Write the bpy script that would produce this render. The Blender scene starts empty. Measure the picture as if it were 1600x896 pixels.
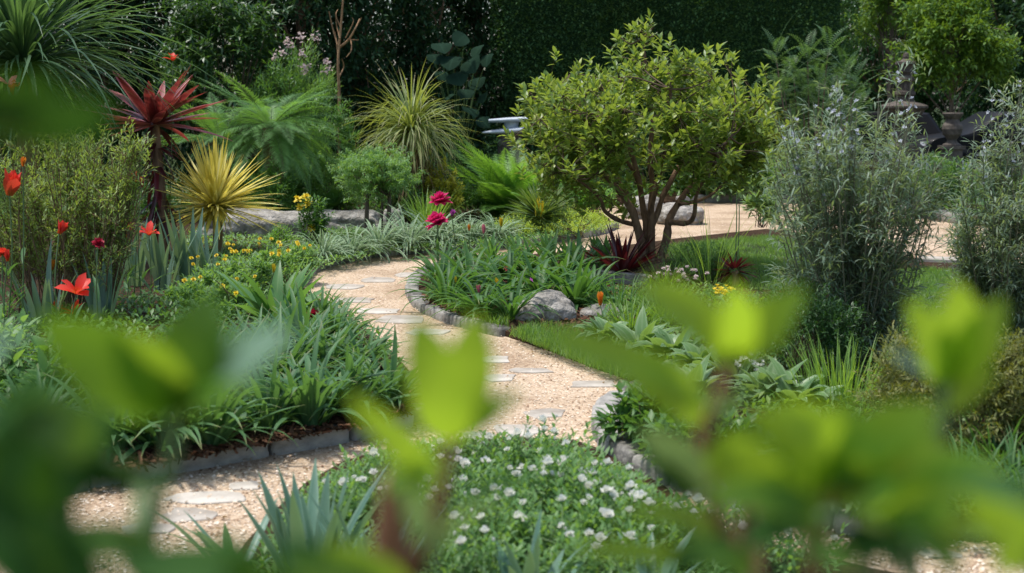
import bpy, math, random
import numpy as np
from mathutils import Vector, noise, Matrix

# ------------------------------------------------------------------ camera, light, exposure
scene = bpy.context.scene
COL = scene.collection
R = math.radians
FPX, CX, CY, HORIZON, EYE = 2222.2, 800.0, 448.0, 160.0, 1.70
PITCH = math.atan((CY - HORIZON) / FPX)

cam_data = bpy.data.cameras.new("camera")
cam_data.lens, cam_data.sensor_width = 50.0, 36.0
cam_data.clip_start, cam_data.clip_end = 0.05, 600.0
cam_data.dof.use_dof = True
cam_data.dof.focus_distance = 11.5
cam_data.dof.aperture_fstop = 3.2
cam = bpy.data.objects.new("camera", cam_data)
cam.location = (0, 0, EYE)
cam.rotation_euler = (math.pi / 2 - PITCH, 0, 0)
COL.objects.link(cam)
scene.camera = cam

SUN_ELEV, SUN_AZ = R(74), R(-85)          # azimuth measured from +Y towards +X
world = bpy.data.worlds.new("World")
scene.world = world
world.use_nodes = True
wn = world.node_tree.nodes
sky = wn.new("ShaderNodeTexSky")
sky.sky_type = 'NISHITA'
sky.sun_disc = False
sky.sun_elevation = SUN_ELEV
sky.sun_rotation = SUN_AZ
sky.air_density, sky.dust_density, sky.ozone_density = 1.0, 2.5, 1.0
world.node_tree.links.new(sky.outputs[0], wn["Background"].inputs[0])
wn["Background"].inputs[1].default_value = 0.15

sun_data = bpy.data.lights.new("sun", 'SUN')
sun_data.energy, sun_data.angle, sun_data.color = 2.6, R(5.0), (1.0, 0.96, 0.90)
sun = bpy.data.objects.new("sun", sun_data)
sv = Vector((math.sin(SUN_AZ) * math.cos(SUN_ELEV), math.cos(SUN_AZ) * math.cos(SUN_ELEV), math.sin(SUN_ELEV)))
sun.rotation_euler = sv.to_track_quat('Z', 'Y').to_euler()
sun.location = (0, 0, 30)
COL.objects.link(sun)

scene.view_settings.view_transform = 'Standard'
scene.view_settings.look = 'None'
scene.view_settings.exposure = 0.62
scene.view_settings.gamma = 1.0
scene.view_settings.use_curve_mapping = False
scene.render.engine = 'CYCLES'
cy = scene.cycles
cy.max_bounces, cy.diffuse_bounces, cy.glossy_bounces = 6, 3, 2
cy.transmission_bounces, cy.transparent_max_bounces = 4, 4
cy.use_denoising = True
cy.denoising_prefilter = 'ACCURATE'
cy.sample_clamp_indirect = 4.0
cy.caustics_reflective = cy.caustics_refractive = False

# ------------------------------------------------------------------ picture <-> place
CP, SP = math.cos(PITCH), math.sin(PITCH)
def ray(x, y):
    xc, yc = (x - CX) / FPX, (CY - y) / FPX
    return np.array([xc, CP + SP * yc, -SP + CP * yc])
def A(x, y, d):
    r = ray(x, y)
    return np.array([0, 0, EYE]) + r * (d / r[1])
def G(x, y, z=0.0):
    r = ray(x, y)
    return np.array([0, 0, EYE]) + r * ((z - EYE) / r[2])
def mpp(d):
    return d / FPX

# ------------------------------------------------------------------ mesh building
class MB:
    def __init__(self):
        self.V, self.UV, self.F, self.M, self.S, self.n = [], [], [], [], [], 0
    def add(self, V, F, UV=None, m=0, smooth=True):
        V = np.asarray(V, float).reshape(-1, 3); F = np.asarray(F, int)
        if UV is None: UV = np.zeros((len(V), 2))
        self.V.append(V); self.UV.append(np.asarray(UV, float).reshape(-1, 2))
        self.F.append(F + self.n); self.M.append(np.full(len(F), m)); self.S.append(np.full(len(F), smooth))
        self.n += len(V)
    def mesh(self, name, mats):
        me = bpy.data.meshes.new(name)
        V = np.concatenate(self.V); UV = np.concatenate(self.UV)
        loops = np.concatenate([f.ravel() for f in self.F])
        tot = np.concatenate([np.full(len(f), f.shape[1]) for f in self.F])
        start = np.concatenate([[0], np.cumsum(tot)[:-1]])
        me.vertices.add(len(V)); me.vertices.foreach_set("co", V.ravel())
        me.loops.add(len(loops)); me.loops.foreach_set("vertex_index", loops.astype(np.int32))
        me.polygons.add(len(tot))
        me.polygons.foreach_set("loop_start", start.astype(np.int32))
        me.polygons.foreach_set("loop_total", tot.astype(np.int32))
        me.polygons.foreach_set("material_index", np.concatenate(self.M).astype(np.int32))
        me.polygons.foreach_set("use_smooth", np.concatenate(self.S).astype(bool))
        uv = me.uv_layers.new(name="UVMap")
        uv.data.foreach_set("uv", UV[loops].ravel())
        for m in (mats if isinstance(mats, (list, tuple)) else [mats]): me.materials.append(m)
        me.update(); me.validate()
        return me
    def build(self, name, mats, parent=None):
        return link(name, self.mesh(name, mats), parent)

def link(name, data, parent=None, loc=None, rz=0.0, sc=None):
    o = bpy.data.objects.new(name, data)
    COL.objects.link(o)
    if parent is not None: o.parent = parent
    if loc is not None: o.location = loc
    if rz: o.rotation_euler.z = rz
    if sc is not None: o.scale = (sc,) * 3 if np.isscalar(sc) else sc
    return o
def thing(name, label, cat, loc=(0, 0, 0), rz=0.0, group=None, sc=None):
    o = link(name, None, None, loc, rz, sc)
    o.empty_display_size = 0.05
    return tag(o, label, cat, group)
def tag(o, label, cat, group=None):
    o["label"] = label; o["category"] = cat
    if group: o["group"] = group
    return o
def dup(root, label, loc, rz=0.0, sc=None, group=None):
    r = root.copy(); COL.objects.link(r)
    r.location = loc; r.rotation_euler.z = rz
    if sc is not None: r.scale = (sc,) * 3 if np.isscalar(sc) else sc
    r["label"] = label
    if group: r["group"] = group
    for ch in list(root.children):
        c = ch.copy(); COL.objects.link(c); c.parent = r
        for g in list(ch.children):
            d = g.copy(); COL.objects.link(d); d.parent = c
    return r
def structure(o): o["kind"] = "structure"; return o
def stuff(o, label, cat): o["kind"] = "stuff"; return tag(o, label, cat)

def bc(a, n): return np.broadcast_to(np.asarray(a, float), (n,)).astype(float)
PROF = {
    'strap': lambda t: np.where(t < 0.55, 0.8 + 0.2 * np.sin(math.pi * t / 0.55 * 0.5), np.clip(1 - ((t - 0.55) / 0.45) ** 1.6, 0.03, 1)),
    'lance': lambda t: np.clip(np.sin(math.pi * np.clip(t, 0, 1) ** 0.8) ** 0.9, 0.05, 1),
    'oval': lambda t: np.clip(np.sin(math.pi * np.clip(t, 0, 1) ** 0.85) ** 0.65, 0.06, 1),
    'sword': lambda t: np.clip((0.75 + 0.5 * t) * (1 - t ** 2.2), 0.03, 1),
    'heart': lambda t: np.clip(1.02 * (1 - t) ** 0.62 * np.clip(t * 7 + 0.25, 0, 1), 0.02, 1),
    'needle': lambda t: np.where(t > 0.85, 0.4, 1.0),
    'petal': lambda t: np.clip((0.35 + 0.9 * t) * (1 - t ** 4) + 0.05, 0.05, 1.2),
}
def dirs(phi, th):
    return np.stack([np.cos(th) * np.cos(phi), np.cos(th) * np.sin(phi), np.sin(th)], -1)
def norm(v): return v / np.maximum(np.linalg.norm(v, axis=-1, keepdims=True), 1e-9)
def frames(T):
    h = np.hypot(T[:, 0], T[:, 1])
    phi = np.where(h < 1e-6, 0.0, np.arctan2(T[:, 1], T[:, 0]))
    S = np.stack([-np.sin(phi), np.cos(phi), 0 * phi], -1)
    return S, np.cross(T, S)
def blades(mb, P, T, L, W, bend=0.0, n=3, prof='lance', fold=0.0, roll=0.0, bp=1.0, m=0, N=None, wave=0.0):
    """many leaves at once: base P, direction T, each one strip bent away from its own normal"""
    P = np.atleast_2d(np.asarray(P, float)); k = len(P)
    T = norm(np.broadcast_to(np.asarray(T, float), (k, 3)))
    L, W, bend, fold, roll = (bc(a, k) for a in (L, W, bend, fold, roll))
    if N is None: S, N = frames(T)
    else:
        N = np.broadcast_to(np.asarray(N, float), (k, 3))
        N = norm(N - (N * T).sum(-1, keepdims=True) * T); S = np.cross(N, T)
    if np.any(roll):
        c, s = np.cos(roll)[:, None], np.sin(roll)[:, None]
        S, N = S * c + N * s, N * c - S * s
    pf = PROF[prof] if isinstance(prof, str) else prof
    cols = 3 if np.any(fold) else 2
    C = P.copy(); rows, uvs = [], []
    for i in range(n + 1):
        t = i / n
        b = bend * t ** bp
        Nt = N * np.cos(b)[:, None] + T * np.sin(b)[:, None]
        w = (W * float(pf(np.array(t))) * 0.5)[:, None]
        wv = (wave * np.sin(t * 9 + np.arange(k)))[:, None] * w * Nt if wave else 0
        if cols == 2: row = np.stack([C - S * w + wv, C + S * w - wv], 1); u = (0, 1)
        else: row = np.stack([C - S * w + Nt * w * fold[:, None] + wv, C, C + S * w + Nt * w * fold[:, None] - wv], 1); u = (0, .5, 1)
        rows.append(row); uvs.append(np.stack([np.array(u), np.full(cols, t)], -1))
        bm_ = bend * ((i + 0.5) / n) ** bp
        C = C + (T * np.cos(bm_)[:, None] - N * np.sin(bm_)[:, None]) * (L / n)[:, None]
    V = np.stack(rows, 1)                                # k, n+1, cols, 3
    UV = np.broadcast_to(np.stack(uvs, 0)[None], (k, n + 1, cols, 2))
    q = []
    for i in range(n):
        for j in range(cols - 1):
            a = i * cols + j
            q.append((a, a + 1, a + cols + 1, a + cols))
    F = (np.arange(k)[:, None, None] * ((n + 1) * cols) + np.array(q)[None]).reshape(-1, 4)
    mb.add(V, F, UV, m)
def tube(mb, pts, rad, sides=6, m=0, cap=True):
    pts = np.asarray(pts, float); k = len(pts); rad = bc(rad, k)
    T = norm(np.gradient(pts, axis=0))
    ref = np.array([0.31, 0.17, 0.93]) if abs(T[0, 2]) < 0.9 else np.array([0.9, 0.3, 0.1])
    U = norm(np.cross(T, ref)); Wv = np.cross(T, U)
    a = np.arange(sides) * 2 * math.pi / sides
    V = pts[:, None] + rad[:, None, None] * (np.cos(a)[None, :, None] * U[:, None] + np.sin(a)[None, :, None] * Wv[:, None])
    q = []
    for i in range(k - 1):
        for j in range(sides):
            q.append((i * sides + j, i * sides + (j + 1) % sides, (i + 1) * sides + (j + 1) % sides, (i + 1) * sides + j))
    uv = np.stack(np.meshgrid(np.arange(sides) / sides, np.linspace(0, 1, k)), -1)
    mb.add(V, q, uv, m)
def smooth_path(p, n=10):
    p = np.asarray(p, float); k = len(p)
    if k < 3: return np.array([p[0] + (p[-1] - p[0]) * t for t in np.linspace(0, 1, n)])
    out = []
    for s in np.linspace(0, k - 1 - 1e-6, n):
        i = int(s); t = s - i
        a, b, c, d = p[max(i - 1, 0)], p[i], p[i + 1], p[min(i + 2, k - 1)]
        out.append(0.5 * (2 * b + (c - a) * t + (2 * a - 5 * b + 4 * c - d) * t * t + (3 * b - a - 3 * c + d) * t ** 3))
    return np.array(out)
def lathe(mb, prof, sides=24, c=(0, 0, 0), m=0):
    c = np.array(c, float); a = np.arange(sides) * 2 * math.pi / sides
    V = np.concatenate([np.stack([r * np.cos(a), r * np.sin(a), 0 * a + z], -1) + c for r, z in prof])
    q = [(i * sides + j, i * sides + (j + 1) % sides, (i + 1) * sides + (j + 1) % sides, (i + 1) * sides + j)
         for i in range(len(prof) - 1) for j in range(sides)]
    mb.add(V, q, None, m, False)
def box(mb, c, s, m=0, rz=0.0):
    x, y, z = np.array(s) / 2
    V = np.array([(-x, -y, -z), (x, -y, -z), (x, y, -z), (-x, y, -z), (-x, -y, z), (x, -y, z), (x, y, z), (-x, y, z)])
    if rz: V[:, :2] = V[:, :2] @ np.array([[math.cos(rz), math.sin(rz)], [-math.sin(rz), math.cos(rz)]])
    mb.add(V + np.array(c), [(3, 2, 1, 0), (4, 5, 6, 7), (0, 1, 5, 4), (1, 2, 6, 5), (2, 3, 7, 6), (3, 0, 4, 7)], None, m, False)
def inside(poly, X, Y):
    poly = np.asarray(poly); r = np.zeros(len(X), bool); j = len(poly) - 1
    for i in range(len(poly)):
        xi, yi, xj, yj = poly[i][0], poly[i][1], poly[j][0], poly[j][1]
        if yi != yj: r ^= ((yi > Y) != (yj > Y)) & (X < (xj - xi) * (Y - yi) / (yj - yi) + xi)
        j = i
    return r
def scatter(rng, poly, n):
    p = np.asarray(poly)[:, :2]; lo, hi = p.min(0), p.max(0)
    out = np.zeros((0, 2))
    while len(out) < n:
        q = rng.uniform(lo, hi, (n * 2, 2)); out = np.concatenate([out, q[inside(p, q[:, 0], q[:, 1])]])
    return out[:n]
def nz(p, s=1.0, o=0.0):
    return noise.noise(Vector((float(p[0]) * s + o, float(p[1]) * s - o, float(p[2]) * s + 3 * o)))

# ------------------------------------------------------------------ materials
def new_mat(name):
    m = bpy.data.materials.new(name); m.use_nodes = True
    nt = m.node_tree; nt.nodes.clear()
    out = nt.nodes.new("ShaderNodeOutputMaterial")
    return m, nt, nt.nodes, nt.links, out
def ramp(nodes, stops, interp='LINEAR'):
    r = nodes.new("ShaderNodeValToRGB"); r.color_ramp.interpolation = interp
    e = r.color_ramp.elements
    while len(e) < len(stops): e.new(0.5)
    for el, (p, c) in zip(e, stops): el.position = p; el.color = (*c, 1)
    return r
def mixc(nt, fac, a, b, mode='MIX'):
    n = nt.nodes.new("ShaderNodeMix"); n.data_type = 'RGBA'; n.blend_type = mode
    for sock, v in ((n.inputs[0], fac), (n.inputs[6], a), (n.inputs[7], b)):
        if hasattr(v, 'is_linked') or hasattr(v, 'links'): nt.links.new(v, sock)
        elif np.isscalar(v): sock.default_value = v
        else: sock.default_value = (*v, 1)
    return n.outputs[2]
def mth(nt, op, a, b=0.0, c=None):
    n = nt.nodes.new("ShaderNodeMath"); n.operation = op
    for i, v in enumerate((a, b, c)):
        if v is None: continue
        if hasattr(v, 'links'): nt.links.new(v, n.inputs[i])
        else: n.inputs[i].default_value = v
    return n.outputs[0]
def leaf(name, c1, c2, c3=None, tip=None, tip0=0.7, rough=0.45, trans=0.35, tcol=None, margin=None, rib=None, spec=0.4, base=None, mottle=0.25):
    m, nt, nd, lk, out = new_mat(name)
    geo = nd.new("ShaderNodeNewGeometry"); uv = nd.new("ShaderNodeUVMap")
    sep = nd.new("ShaderNodeSeparateXYZ"); lk.new(uv.outputs[0], sep.inputs[0])
    r = ramp(nd, [(0.0, c1), (0.7, c2), (1.0, c3 or c2)]); lk.new(geo.outputs['Random Per Island'], r.inputs[0])
    col = r.outputs[0]
    u = mth(nt, 'ABSOLUTE', mth(nt, 'SUBTRACT', sep.outputs[0], 0.5))
    if tip is not None:
        f = nd.new("ShaderNodeMapRange"); f.inputs[1].default_value = tip0; f.inputs[2].default_value = 1.0
        lk.new(sep.outputs[1], f.inputs[0]); col = mixc(nt, f.outputs[0], col, tip)
    if base is not None:
        f = nd.new("ShaderNodeMapRange"); f.inputs[1].default_value = 0.35; f.inputs[2].default_value = 0.0
        lk.new(sep.outputs[1], f.inputs[0]); col = mixc(nt, f.outputs[0], col, base)
    if margin is not None:
        col = mixc(nt, mth(nt, 'MULTIPLY', mth(nt, 'GREATER_THAN', u, 0.33), 0.9), col, margin)
    if rib is not None:
        col = mixc(nt, mth(nt, 'MULTIPLY', mth(nt, 'LESS_THAN', u, 0.05), 0.7), col, rib)
    tc = nd.new("ShaderNodeTexCoord"); tx = nd.new("ShaderNodeTexNoise"); tx.inputs['Scale'].default_value = 9.0; tx.inputs['Detail'].default_value = 4
    lk.new(tc.outputs['Object'], tx.inputs['Vector'])
    col = mixc(nt, mottle, col, mixc(nt, tx.outputs[0], tuple(x * 0.45 for x in c1), tuple(min(1, x * 1.7) for x in c2)))
    bs = nd.new("ShaderNodeBsdfPrincipled")
    lk.new(col, bs.inputs['Base Color']); bs.inputs['Roughness'].default_value = rough
    bs.inputs['Specular IOR Level'].default_value = spec
    if trans > 0:
        tr = nd.new("ShaderNodeBsdfTranslucent")
        tcl = mixc(nt, 0.75, col, tcol or tuple(min(1, a * b) for a, b in zip(c2, (3.2, 2.8, 0.9))))
        lk.new(tcl, tr.inputs[0])
        mx = nd.new("ShaderNodeMixShader"); mx.inputs[0].default_value = trans
        lk.new(bs.outputs[0], mx.inputs[1]); lk.new(tr.outputs[0], mx.inputs[2]); lk.new(mx.outputs[0], out.inputs[0])
    else: lk.new(bs.outputs[0], out.inputs[0])
    return m
def rough_mat(name, stops, scale=8.0, detail=8, bump=0.3, bscale=40.0, rough=0.85, spec=0.3, isl=0.0, stretch=None, dist=0.02, metal=0.0, coat=0.0):
    m, nt, nd, lk, out = new_mat(name)
    tc = nd.new("ShaderNodeTexCoord"); vec = tc.outputs['Object']
    if stretch:
        mp = nd.new("ShaderNodeMapping"); mp.inputs['Scale'].default_value = stretch; lk.new(vec, mp.inputs[0]); vec = mp.outputs[0]
    a = nd.new("ShaderNodeTexNoise"); a.inputs['Scale'].default_value = scale; a.inputs['Detail'].default_value = detail; a.inputs['Roughness'].default_value = 0.65
    lk.new(vec, a.inputs['Vector'])
    v = a.outputs[0]
    if isl:
        geo = nd.new("ShaderNodeNewGeometry"); oi = nd.new("ShaderNodeObjectInfo")
        rr = mth(nt, 'FRACT', mth(nt, 'ADD', geo.outputs['Random Per Island'], oi.outputs['Random']))
        v = mth(nt, 'ADD', v, mth(nt, 'MULTIPLY', mth(nt, 'SUBTRACT', rr, 0.5), isl))
    r = ramp(nd, stops); lk.new(v, r.inputs[0])
    b = nd.new("ShaderNodeTexNoise"); b.inputs['Scale'].default_value = bscale; b.inputs['Detail'].default_value = 6; lk.new(vec, b.inputs['Vector'])
    bp = nd.new("ShaderNodeBump"); bp.inputs['Strength'].default_value = bump; bp.inputs['Distance'].default_value = dist
    lk.new(b.outputs[0], bp.inputs['Height'])
    bs = nd.new("ShaderNodeBsdfPrincipled"); lk.new(r.outputs[0], bs.inputs['Base Color']); lk.new(bp.outputs[0], bs.inputs['Normal'])
    bs.inputs['Roughness'].default_value = rough; bs.inputs['Specular IOR Level'].default_value = spec; bs.inputs['Metallic'].default_value = metal
    bs.inputs['Coat Weight'].default_value = coat
    lk.new(bs.outputs[0], out.inputs[0])
    return m
def plain(name, c, rough=0.5, metal=0.0, spec=0.5):
    return rough_mat(name, [(0.3, tuple(x * 0.85 for x in c)), (0.7, tuple(min(1, x * 1.12) for x in c))], 14, 4, 0.05, 60, rough, spec, metal=metal)
def gravel_mat():
    m, nt, nd, lk, out = new_mat("gravel")
    tc = nd.new("ShaderNodeTexCoord")
    vo = nd.new("ShaderNodeTexVoronoi"); vo.inputs['Scale'].default_value = 62; lk.new(tc.outputs['Object'], vo.inputs['Vector'])
    r = ramp(nd, [(0.0, (0.20, 0.125, 0.075)), (0.22, (0.42, 0.305, 0.205)), (0.6, (0.575, 0.44, 0.305)), (1.0, (0.74, 0.64, 0.50))])
    sp_ = nd.new("ShaderNodeSeparateColor"); lk.new(vo.outputs['Color'], sp_.inputs[0]); lk.new(sp_.outputs[0], r.inputs[0])
    no = nd.new("ShaderNodeTexNoise"); no.inputs['Scale'].default_value = 2.2; no.inputs['Detail'].default_value = 6; lk.new(tc.outputs['Object'], no.inputs['Vector'])
    col = mixc(nt, 0.6, r.outputs[0], mixc(nt, no.outputs[0], (0.36, 0.22, 0.12), (0.80, 0.64, 0.48)), 'MULTIPLY')
    col = mixc(nt, 0.5, r.outputs[0], mixc(nt, no.outputs[0], (0.40, 0.28, 0.175), (0.67, 0.525, 0.375)))
    n2 = nd.new("ShaderNodeTexNoise"); n2.inputs['Scale'].default_value = 0.9; n2.inputs['Detail'].default_value = 5; lk.new(tc.outputs['Object'], n2.inputs['Vector'])
    r2 = ramp(nd, [(0.36, (0.62, 0.57, 0.52)), (0.56, (1, 1, 1))]); lk.new(n2.outputs[0], r2.inputs[0])
    col = mixc(nt, 0.8, col, r2.outputs[0], 'MULTIPLY')
    bp = nd.new("ShaderNodeBump"); bp.inputs['Strength'].default_value = 0.9; bp.inputs['Distance'].default_value = 0.012
    inv = mth(nt, 'SUBTRACT', 1.0, vo.outputs['Distance']); lk.new(inv, bp.inputs['Height'])
    bs = nd.new("ShaderNodeBsdfPrincipled"); lk.new(col, bs.inputs['Base Color']); lk.new(bp.outputs[0], bs.inputs['Normal'])
    bs.inputs['Roughness'].default_value = 0.9; bs.inputs['Specular IOR Level'].default_value = 0.2
    lk.new(bs.outputs[0], out.inputs[0])
    return m

M = {}
M['gravel'] = gravel_mat()
M['pebble'] = rough_mat("pebble", [(0.1, (0.22, 0.13, 0.075)), (0.45, (0.50, 0.38, 0.265)), (0.9, (0.78, 0.68, 0.55))], 20, 3, 0.1, 80, 0.85, 0.2, isl=0.9)
M['soil'] = rough_mat("soil", [(0.3, (0.020, 0.013, 0.008)), (0.7, (0.085, 0.05, 0.028))], 14, 10, 1.0, 55, 0.95, 0.1, dist=0.03)
M['mulch'] = rough_mat("mulch", [(0.1, (0.035, 0.018, 0.011)), (0.9, (0.17, 0.085, 0.048))], 12, 6, 0.4, 60, 0.9, 0.15, isl=0.8)
M['ground'] = rough_mat("ground", [(0.3, (0.018, 0.03, 0.010)), (0.7, (0.05, 0.075, 0.024))], 4, 10, 0.8, 40, 0.95, 0.1, dist=0.04)
M['asphalt'] = rough_mat("asphalt", [(0.3, (0.04, 0.04, 0.042)), (0.7, (0.065, 0.065, 0.065))], 30, 6, 0.3, 200, 0.9, 0.2)
M['granite'] = rough_mat("granite", [(0.25, (0.10, 0.095, 0.085)), (0.5, (0.26, 0.25, 0.225)), (0.8, (0.44, 0.42, 0.38))], 16, 10, 0.7, 45, 0.9, 0.2, isl=0.35, dist=0.012)
M['boulder'] = rough_mat("boulder", [(0.3, (0.08, 0.074, 0.064)), (0.48, (0.25, 0.235, 0.205)), (0.66, (0.45, 0.425, 0.38))], 7, 14, 1.0, 18, 0.92, 0.2, dist=0.05)
M['flag'] = rough_mat("flagstone", [(0.3, (0.27, 0.235, 0.19)), (0.68, (0.55, 0.51, 0.44))], 3.5, 12, 0.25, 40, 0.8, 0.25, isl=0.2, dist=0.01)
M['carved'] = rough_mat("carved_stone", [(0.3, (0.05, 0.042, 0.034)), (0.7, (0.16, 0.135, 0.112))], 9, 8, 0.4, 50, 0.9, 0.2, dist=0.015)
M['bluestone'] = rough_mat("pale_stone", [(0.3, (0.34, 0.40, 0.45)), (0.7, (0.55, 0.60, 0.63))], 5, 6, 0.15, 60, 0.6, 0.35, dist=0.01)
M['bark'] = rough_mat("bark", [(0.3, (0.085, 0.05, 0.03)), (0.7, (0.30, 0.195, 0.12))], 6, 10, 0.9, 30, 0.9, 0.15, stretch=(4, 4, 0.7), dist=0.02)
M['bark_grey'] = rough_mat("grey_bark", [(0.3, (0.07, 0.055, 0.04)), (0.7, (0.24, 0.19, 0.14))], 8, 8, 0.8, 30, 0.9, 0.15, stretch=(4, 4, 0.6), dist=0.02)
M['deadwood'] = rough_mat("deadwood", [(0.3, (0.17, 0.095, 0.045)), (0.7, (0.38, 0.24, 0.13))], 9, 8, 0.5, 40, 0.85, 0.2)
M['thatch'] = leaf("dry_leaves", (0.07, 0.045, 0.02), (0.22, 0.15, 0.07), trans=0.15, rough=0.8)
M['twig'] = plain("twig", (0.10, 0.065, 0.035), 0.8)
M['stem'] = plain("green_stem", (0.09, 0.16, 0.05), 0.5)
M['stem_grey'] = plain('grey_green_stem', (0.13, 0.135, 0.085), 0.7)
M['red_stem'] = plain("reddish_stem", (0.20, 0.085, 0.04), 0.5)
M['car'] = rough_mat("car_paint", [(0.3, (0.005, 0.005, 0.006)), (0.7, (0.008, 0.008, 0.009))], 3, 2, 0.0, 40, 0.5, 0.2, coat=0.05)
M['glass'] = plain("dark_glass", (0.008, 0.010, 0.012), 0.3, 0, 0.2)
M['rubber'] = plain("rubber", (0.02, 0.02, 0.02), 0.8)
M['steel'] = plain("steel", (0.55, 0.56, 0.58), 0.3, 1.0)
M['lamp'] = plain("lamp_glass", (0.7, 0.72, 0.75), 0.1)
# foliage
M['hedge'] = leaf("hedge_leaf", (0.022, 0.065, 0.024), (0.062, 0.145, 0.045), (0.11, 0.21, 0.065), trans=0.2, rough=0.65, spec=0.2)
M['conifer'] = leaf("dark_leaf", (0.010, 0.032, 0.015), (0.028, 0.070, 0.030), (0.048, 0.10, 0.042), trans=0.2, rough=0.75, spec=0.12)
M['gunnera'] = leaf("big_leaf", (0.008, 0.024, 0.014), (0.014, 0.036, 0.021), trans=0.1, rough=0.8, spec=0.05, rib=(0.02, 0.05, 0.03))  # leaf colour darkened to carry the shade this plant stands in
M['rhodo'] = leaf("glossy_leaf", (0.018, 0.055, 0.018), (0.045, 0.11, 0.030), (0.10, 0.16, 0.05), trans=0.25, rough=0.38, spec=0.45)
M['pampas'] = leaf("arching_blade", (0.035, 0.095, 0.045), (0.075, 0.155, 0.075), (0.13, 0.21, 0.12), trans=0.3, rough=0.4, rib=(0.16, 0.24, 0.15))
M['cordyline'] = leaf("red_blade", (0.13, 0.018, 0.015), (0.25, 0.045, 0.05), (0.34, 0.12, 0.12), trans=0.25, tcol=(0.5, 0.07, 0.05), rough=0.35, margin=(0.42, 0.16, 0.14), base=(0.09, 0.045, 0.02))
M['bromeliad'] = leaf("maroon_blade", (0.03, 0.006, 0.008), (0.055, 0.010, 0.013), (0.16, 0.02, 0.025), trans=0.18, tcol=(0.30, 0.03, 0.03), rough=0.35)
M['yucca'] = leaf("yellow_blade", (0.58, 0.50, 0.07), (0.78, 0.69, 0.14), (0.85, 0.80, 0.34), trans=0.42, tcol=(0.85, 0.70, 0.12), rough=0.4, base=(0.22, 0.25, 0.05), mottle=0.08)
M['yucca_green'] = leaf("striped_blade", (0.06, 0.12, 0.035), (0.11, 0.18, 0.055), trans=0.3, rough=0.4, margin=(0.17, 0.23, 0.08))
M['cycad'] = leaf("feather_leaf", (0.06, 0.16, 0.045), (0.11, 0.235, 0.07), (0.17, 0.30, 0.11), trans=0.35, rough=0.45)
M['nolina'] = leaf("curling_blade", (0.11, 0.16, 0.055), (0.20, 0.265, 0.095), (0.38, 0.42, 0.20), trans=0.3, rough=0.45, tip=(0.24, 0.18, 0.07), tip0=0.6)
M['fern'] = leaf("fern_leaf", (0.07, 0.18, 0.035), (0.125, 0.265, 0.055), (0.18, 0.34, 0.085), trans=0.38, rough=0.5)
M['sumac'] = leaf("feathery_leaf", (0.035, 0.095, 0.035), (0.07, 0.15, 0.055), (0.13, 0.23, 0.09), trans=0.35, rough=0.45)
M['tree'] = leaf("tree_leaf", (0.05, 0.125, 0.026), (0.185, 0.28, 0.055), (0.42, 0.46, 0.10), trans=0.42, tcol=(0.42, 0.54, 0.05), rough=0.38, spec=0.45)
M['maple'] = leaf("maple_leaf", (0.05, 0.13, 0.014), (0.11, 0.22, 0.024), (0.20, 0.32, 0.04), trans=0.3, tcol=(0.28, 0.42, 0.025), rough=0.5)
M['silver'] = leaf("silver_leaf", (0.085, 0.145, 0.09), (0.15, 0.22, 0.145), (0.26, 0.33, 0.26), trans=0.3, rough=0.5)
M['strap'] = leaf("strap_leaf", (0.028, 0.085, 0.024), (0.060, 0.150, 0.042), (0.10, 0.20, 0.06), trans=0.32, rough=0.5, spec=0.28, tip=(0.26, 0.20, 0.075), tip0=0.86)
M['strap_blue'] = leaf("bluish_strap_leaf", (0.038, 0.108, 0.042), (0.075, 0.17, 0.068), (0.115, 0.22, 0.095), trans=0.3, rough=0.5, spec=0.28, tip=(0.26, 0.20, 0.075), tip0=0.86)
M['iris'] = leaf("sword_leaf", (0.085, 0.165, 0.125), (0.14, 0.235, 0.18), (0.19, 0.29, 0.22), trans=0.25, rough=0.45)
M['aloe'] = leaf("blue_sword_leaf", (0.075, 0.16, 0.12), (0.12, 0.225, 0.165), (0.17, 0.28, 0.20), trans=0.2, rough=0.38, margin=(0.20, 0.31, 0.22))
M['blade'] = leaf("broad_blade", (0.055, 0.15, 0.045), (0.10, 0.22, 0.07), trans=0.3, rough=0.4, rib=(0.16, 0.28, 0.10))
M['variegated'] = leaf("striped_leaf", (0.09, 0.19, 0.085), (0.16, 0.28, 0.13), trans=0.3, rough=0.5, margin=(0.54, 0.62, 0.44), tcol=(0.3, 0.42, 0.2))
M['lime'] = leaf("lime_leaf", (0.15, 0.26, 0.035), (0.27, 0.40, 0.06), trans=0.35, rough=0.5)
M['golden'] = leaf("golden_leaf", (0.30, 0.34, 0.03), (0.50, 0.48, 0.05), trans=0.35, tcol=(0.6, 0.55, 0.05), rough=0.5)
M['mid'] = leaf("mid_leaf", (0.04, 0.115, 0.028), (0.085, 0.19, 0.045), (0.14, 0.26, 0.07), trans=0.3, rough=0.45)
M['soft'] = leaf("soft_leaf", (0.07, 0.17, 0.05), (0.13, 0.25, 0.08), (0.20, 0.33, 0.13), trans=0.35, rough=0.5)
M['broom'] = leaf("broom_leaf", (0.10, 0.17, 0.045), (0.19, 0.28, 0.08), (0.32, 0.40, 0.14), trans=0.3, rough=0.55)
M['heath'] = leaf("heath_leaf", (0.06, 0.085, 0.02), (0.14, 0.165, 0.04), (0.26, 0.24, 0.08), trans=0.25, rough=0.6)
M['darkmound'] = leaf("mound_leaf", (0.018, 0.06, 0.018), (0.04, 0.105, 0.028), (0.07, 0.15, 0.04), trans=0.2, rough=0.45)
M['hosta'] = leaf("pale_edged_leaf", (0.07, 0.15, 0.055), (0.13, 0.23, 0.09), trans=0.3, rough=0.42, margin=(0.24, 0.34, 0.18), rib=(0.22, 0.32, 0.16))
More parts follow.
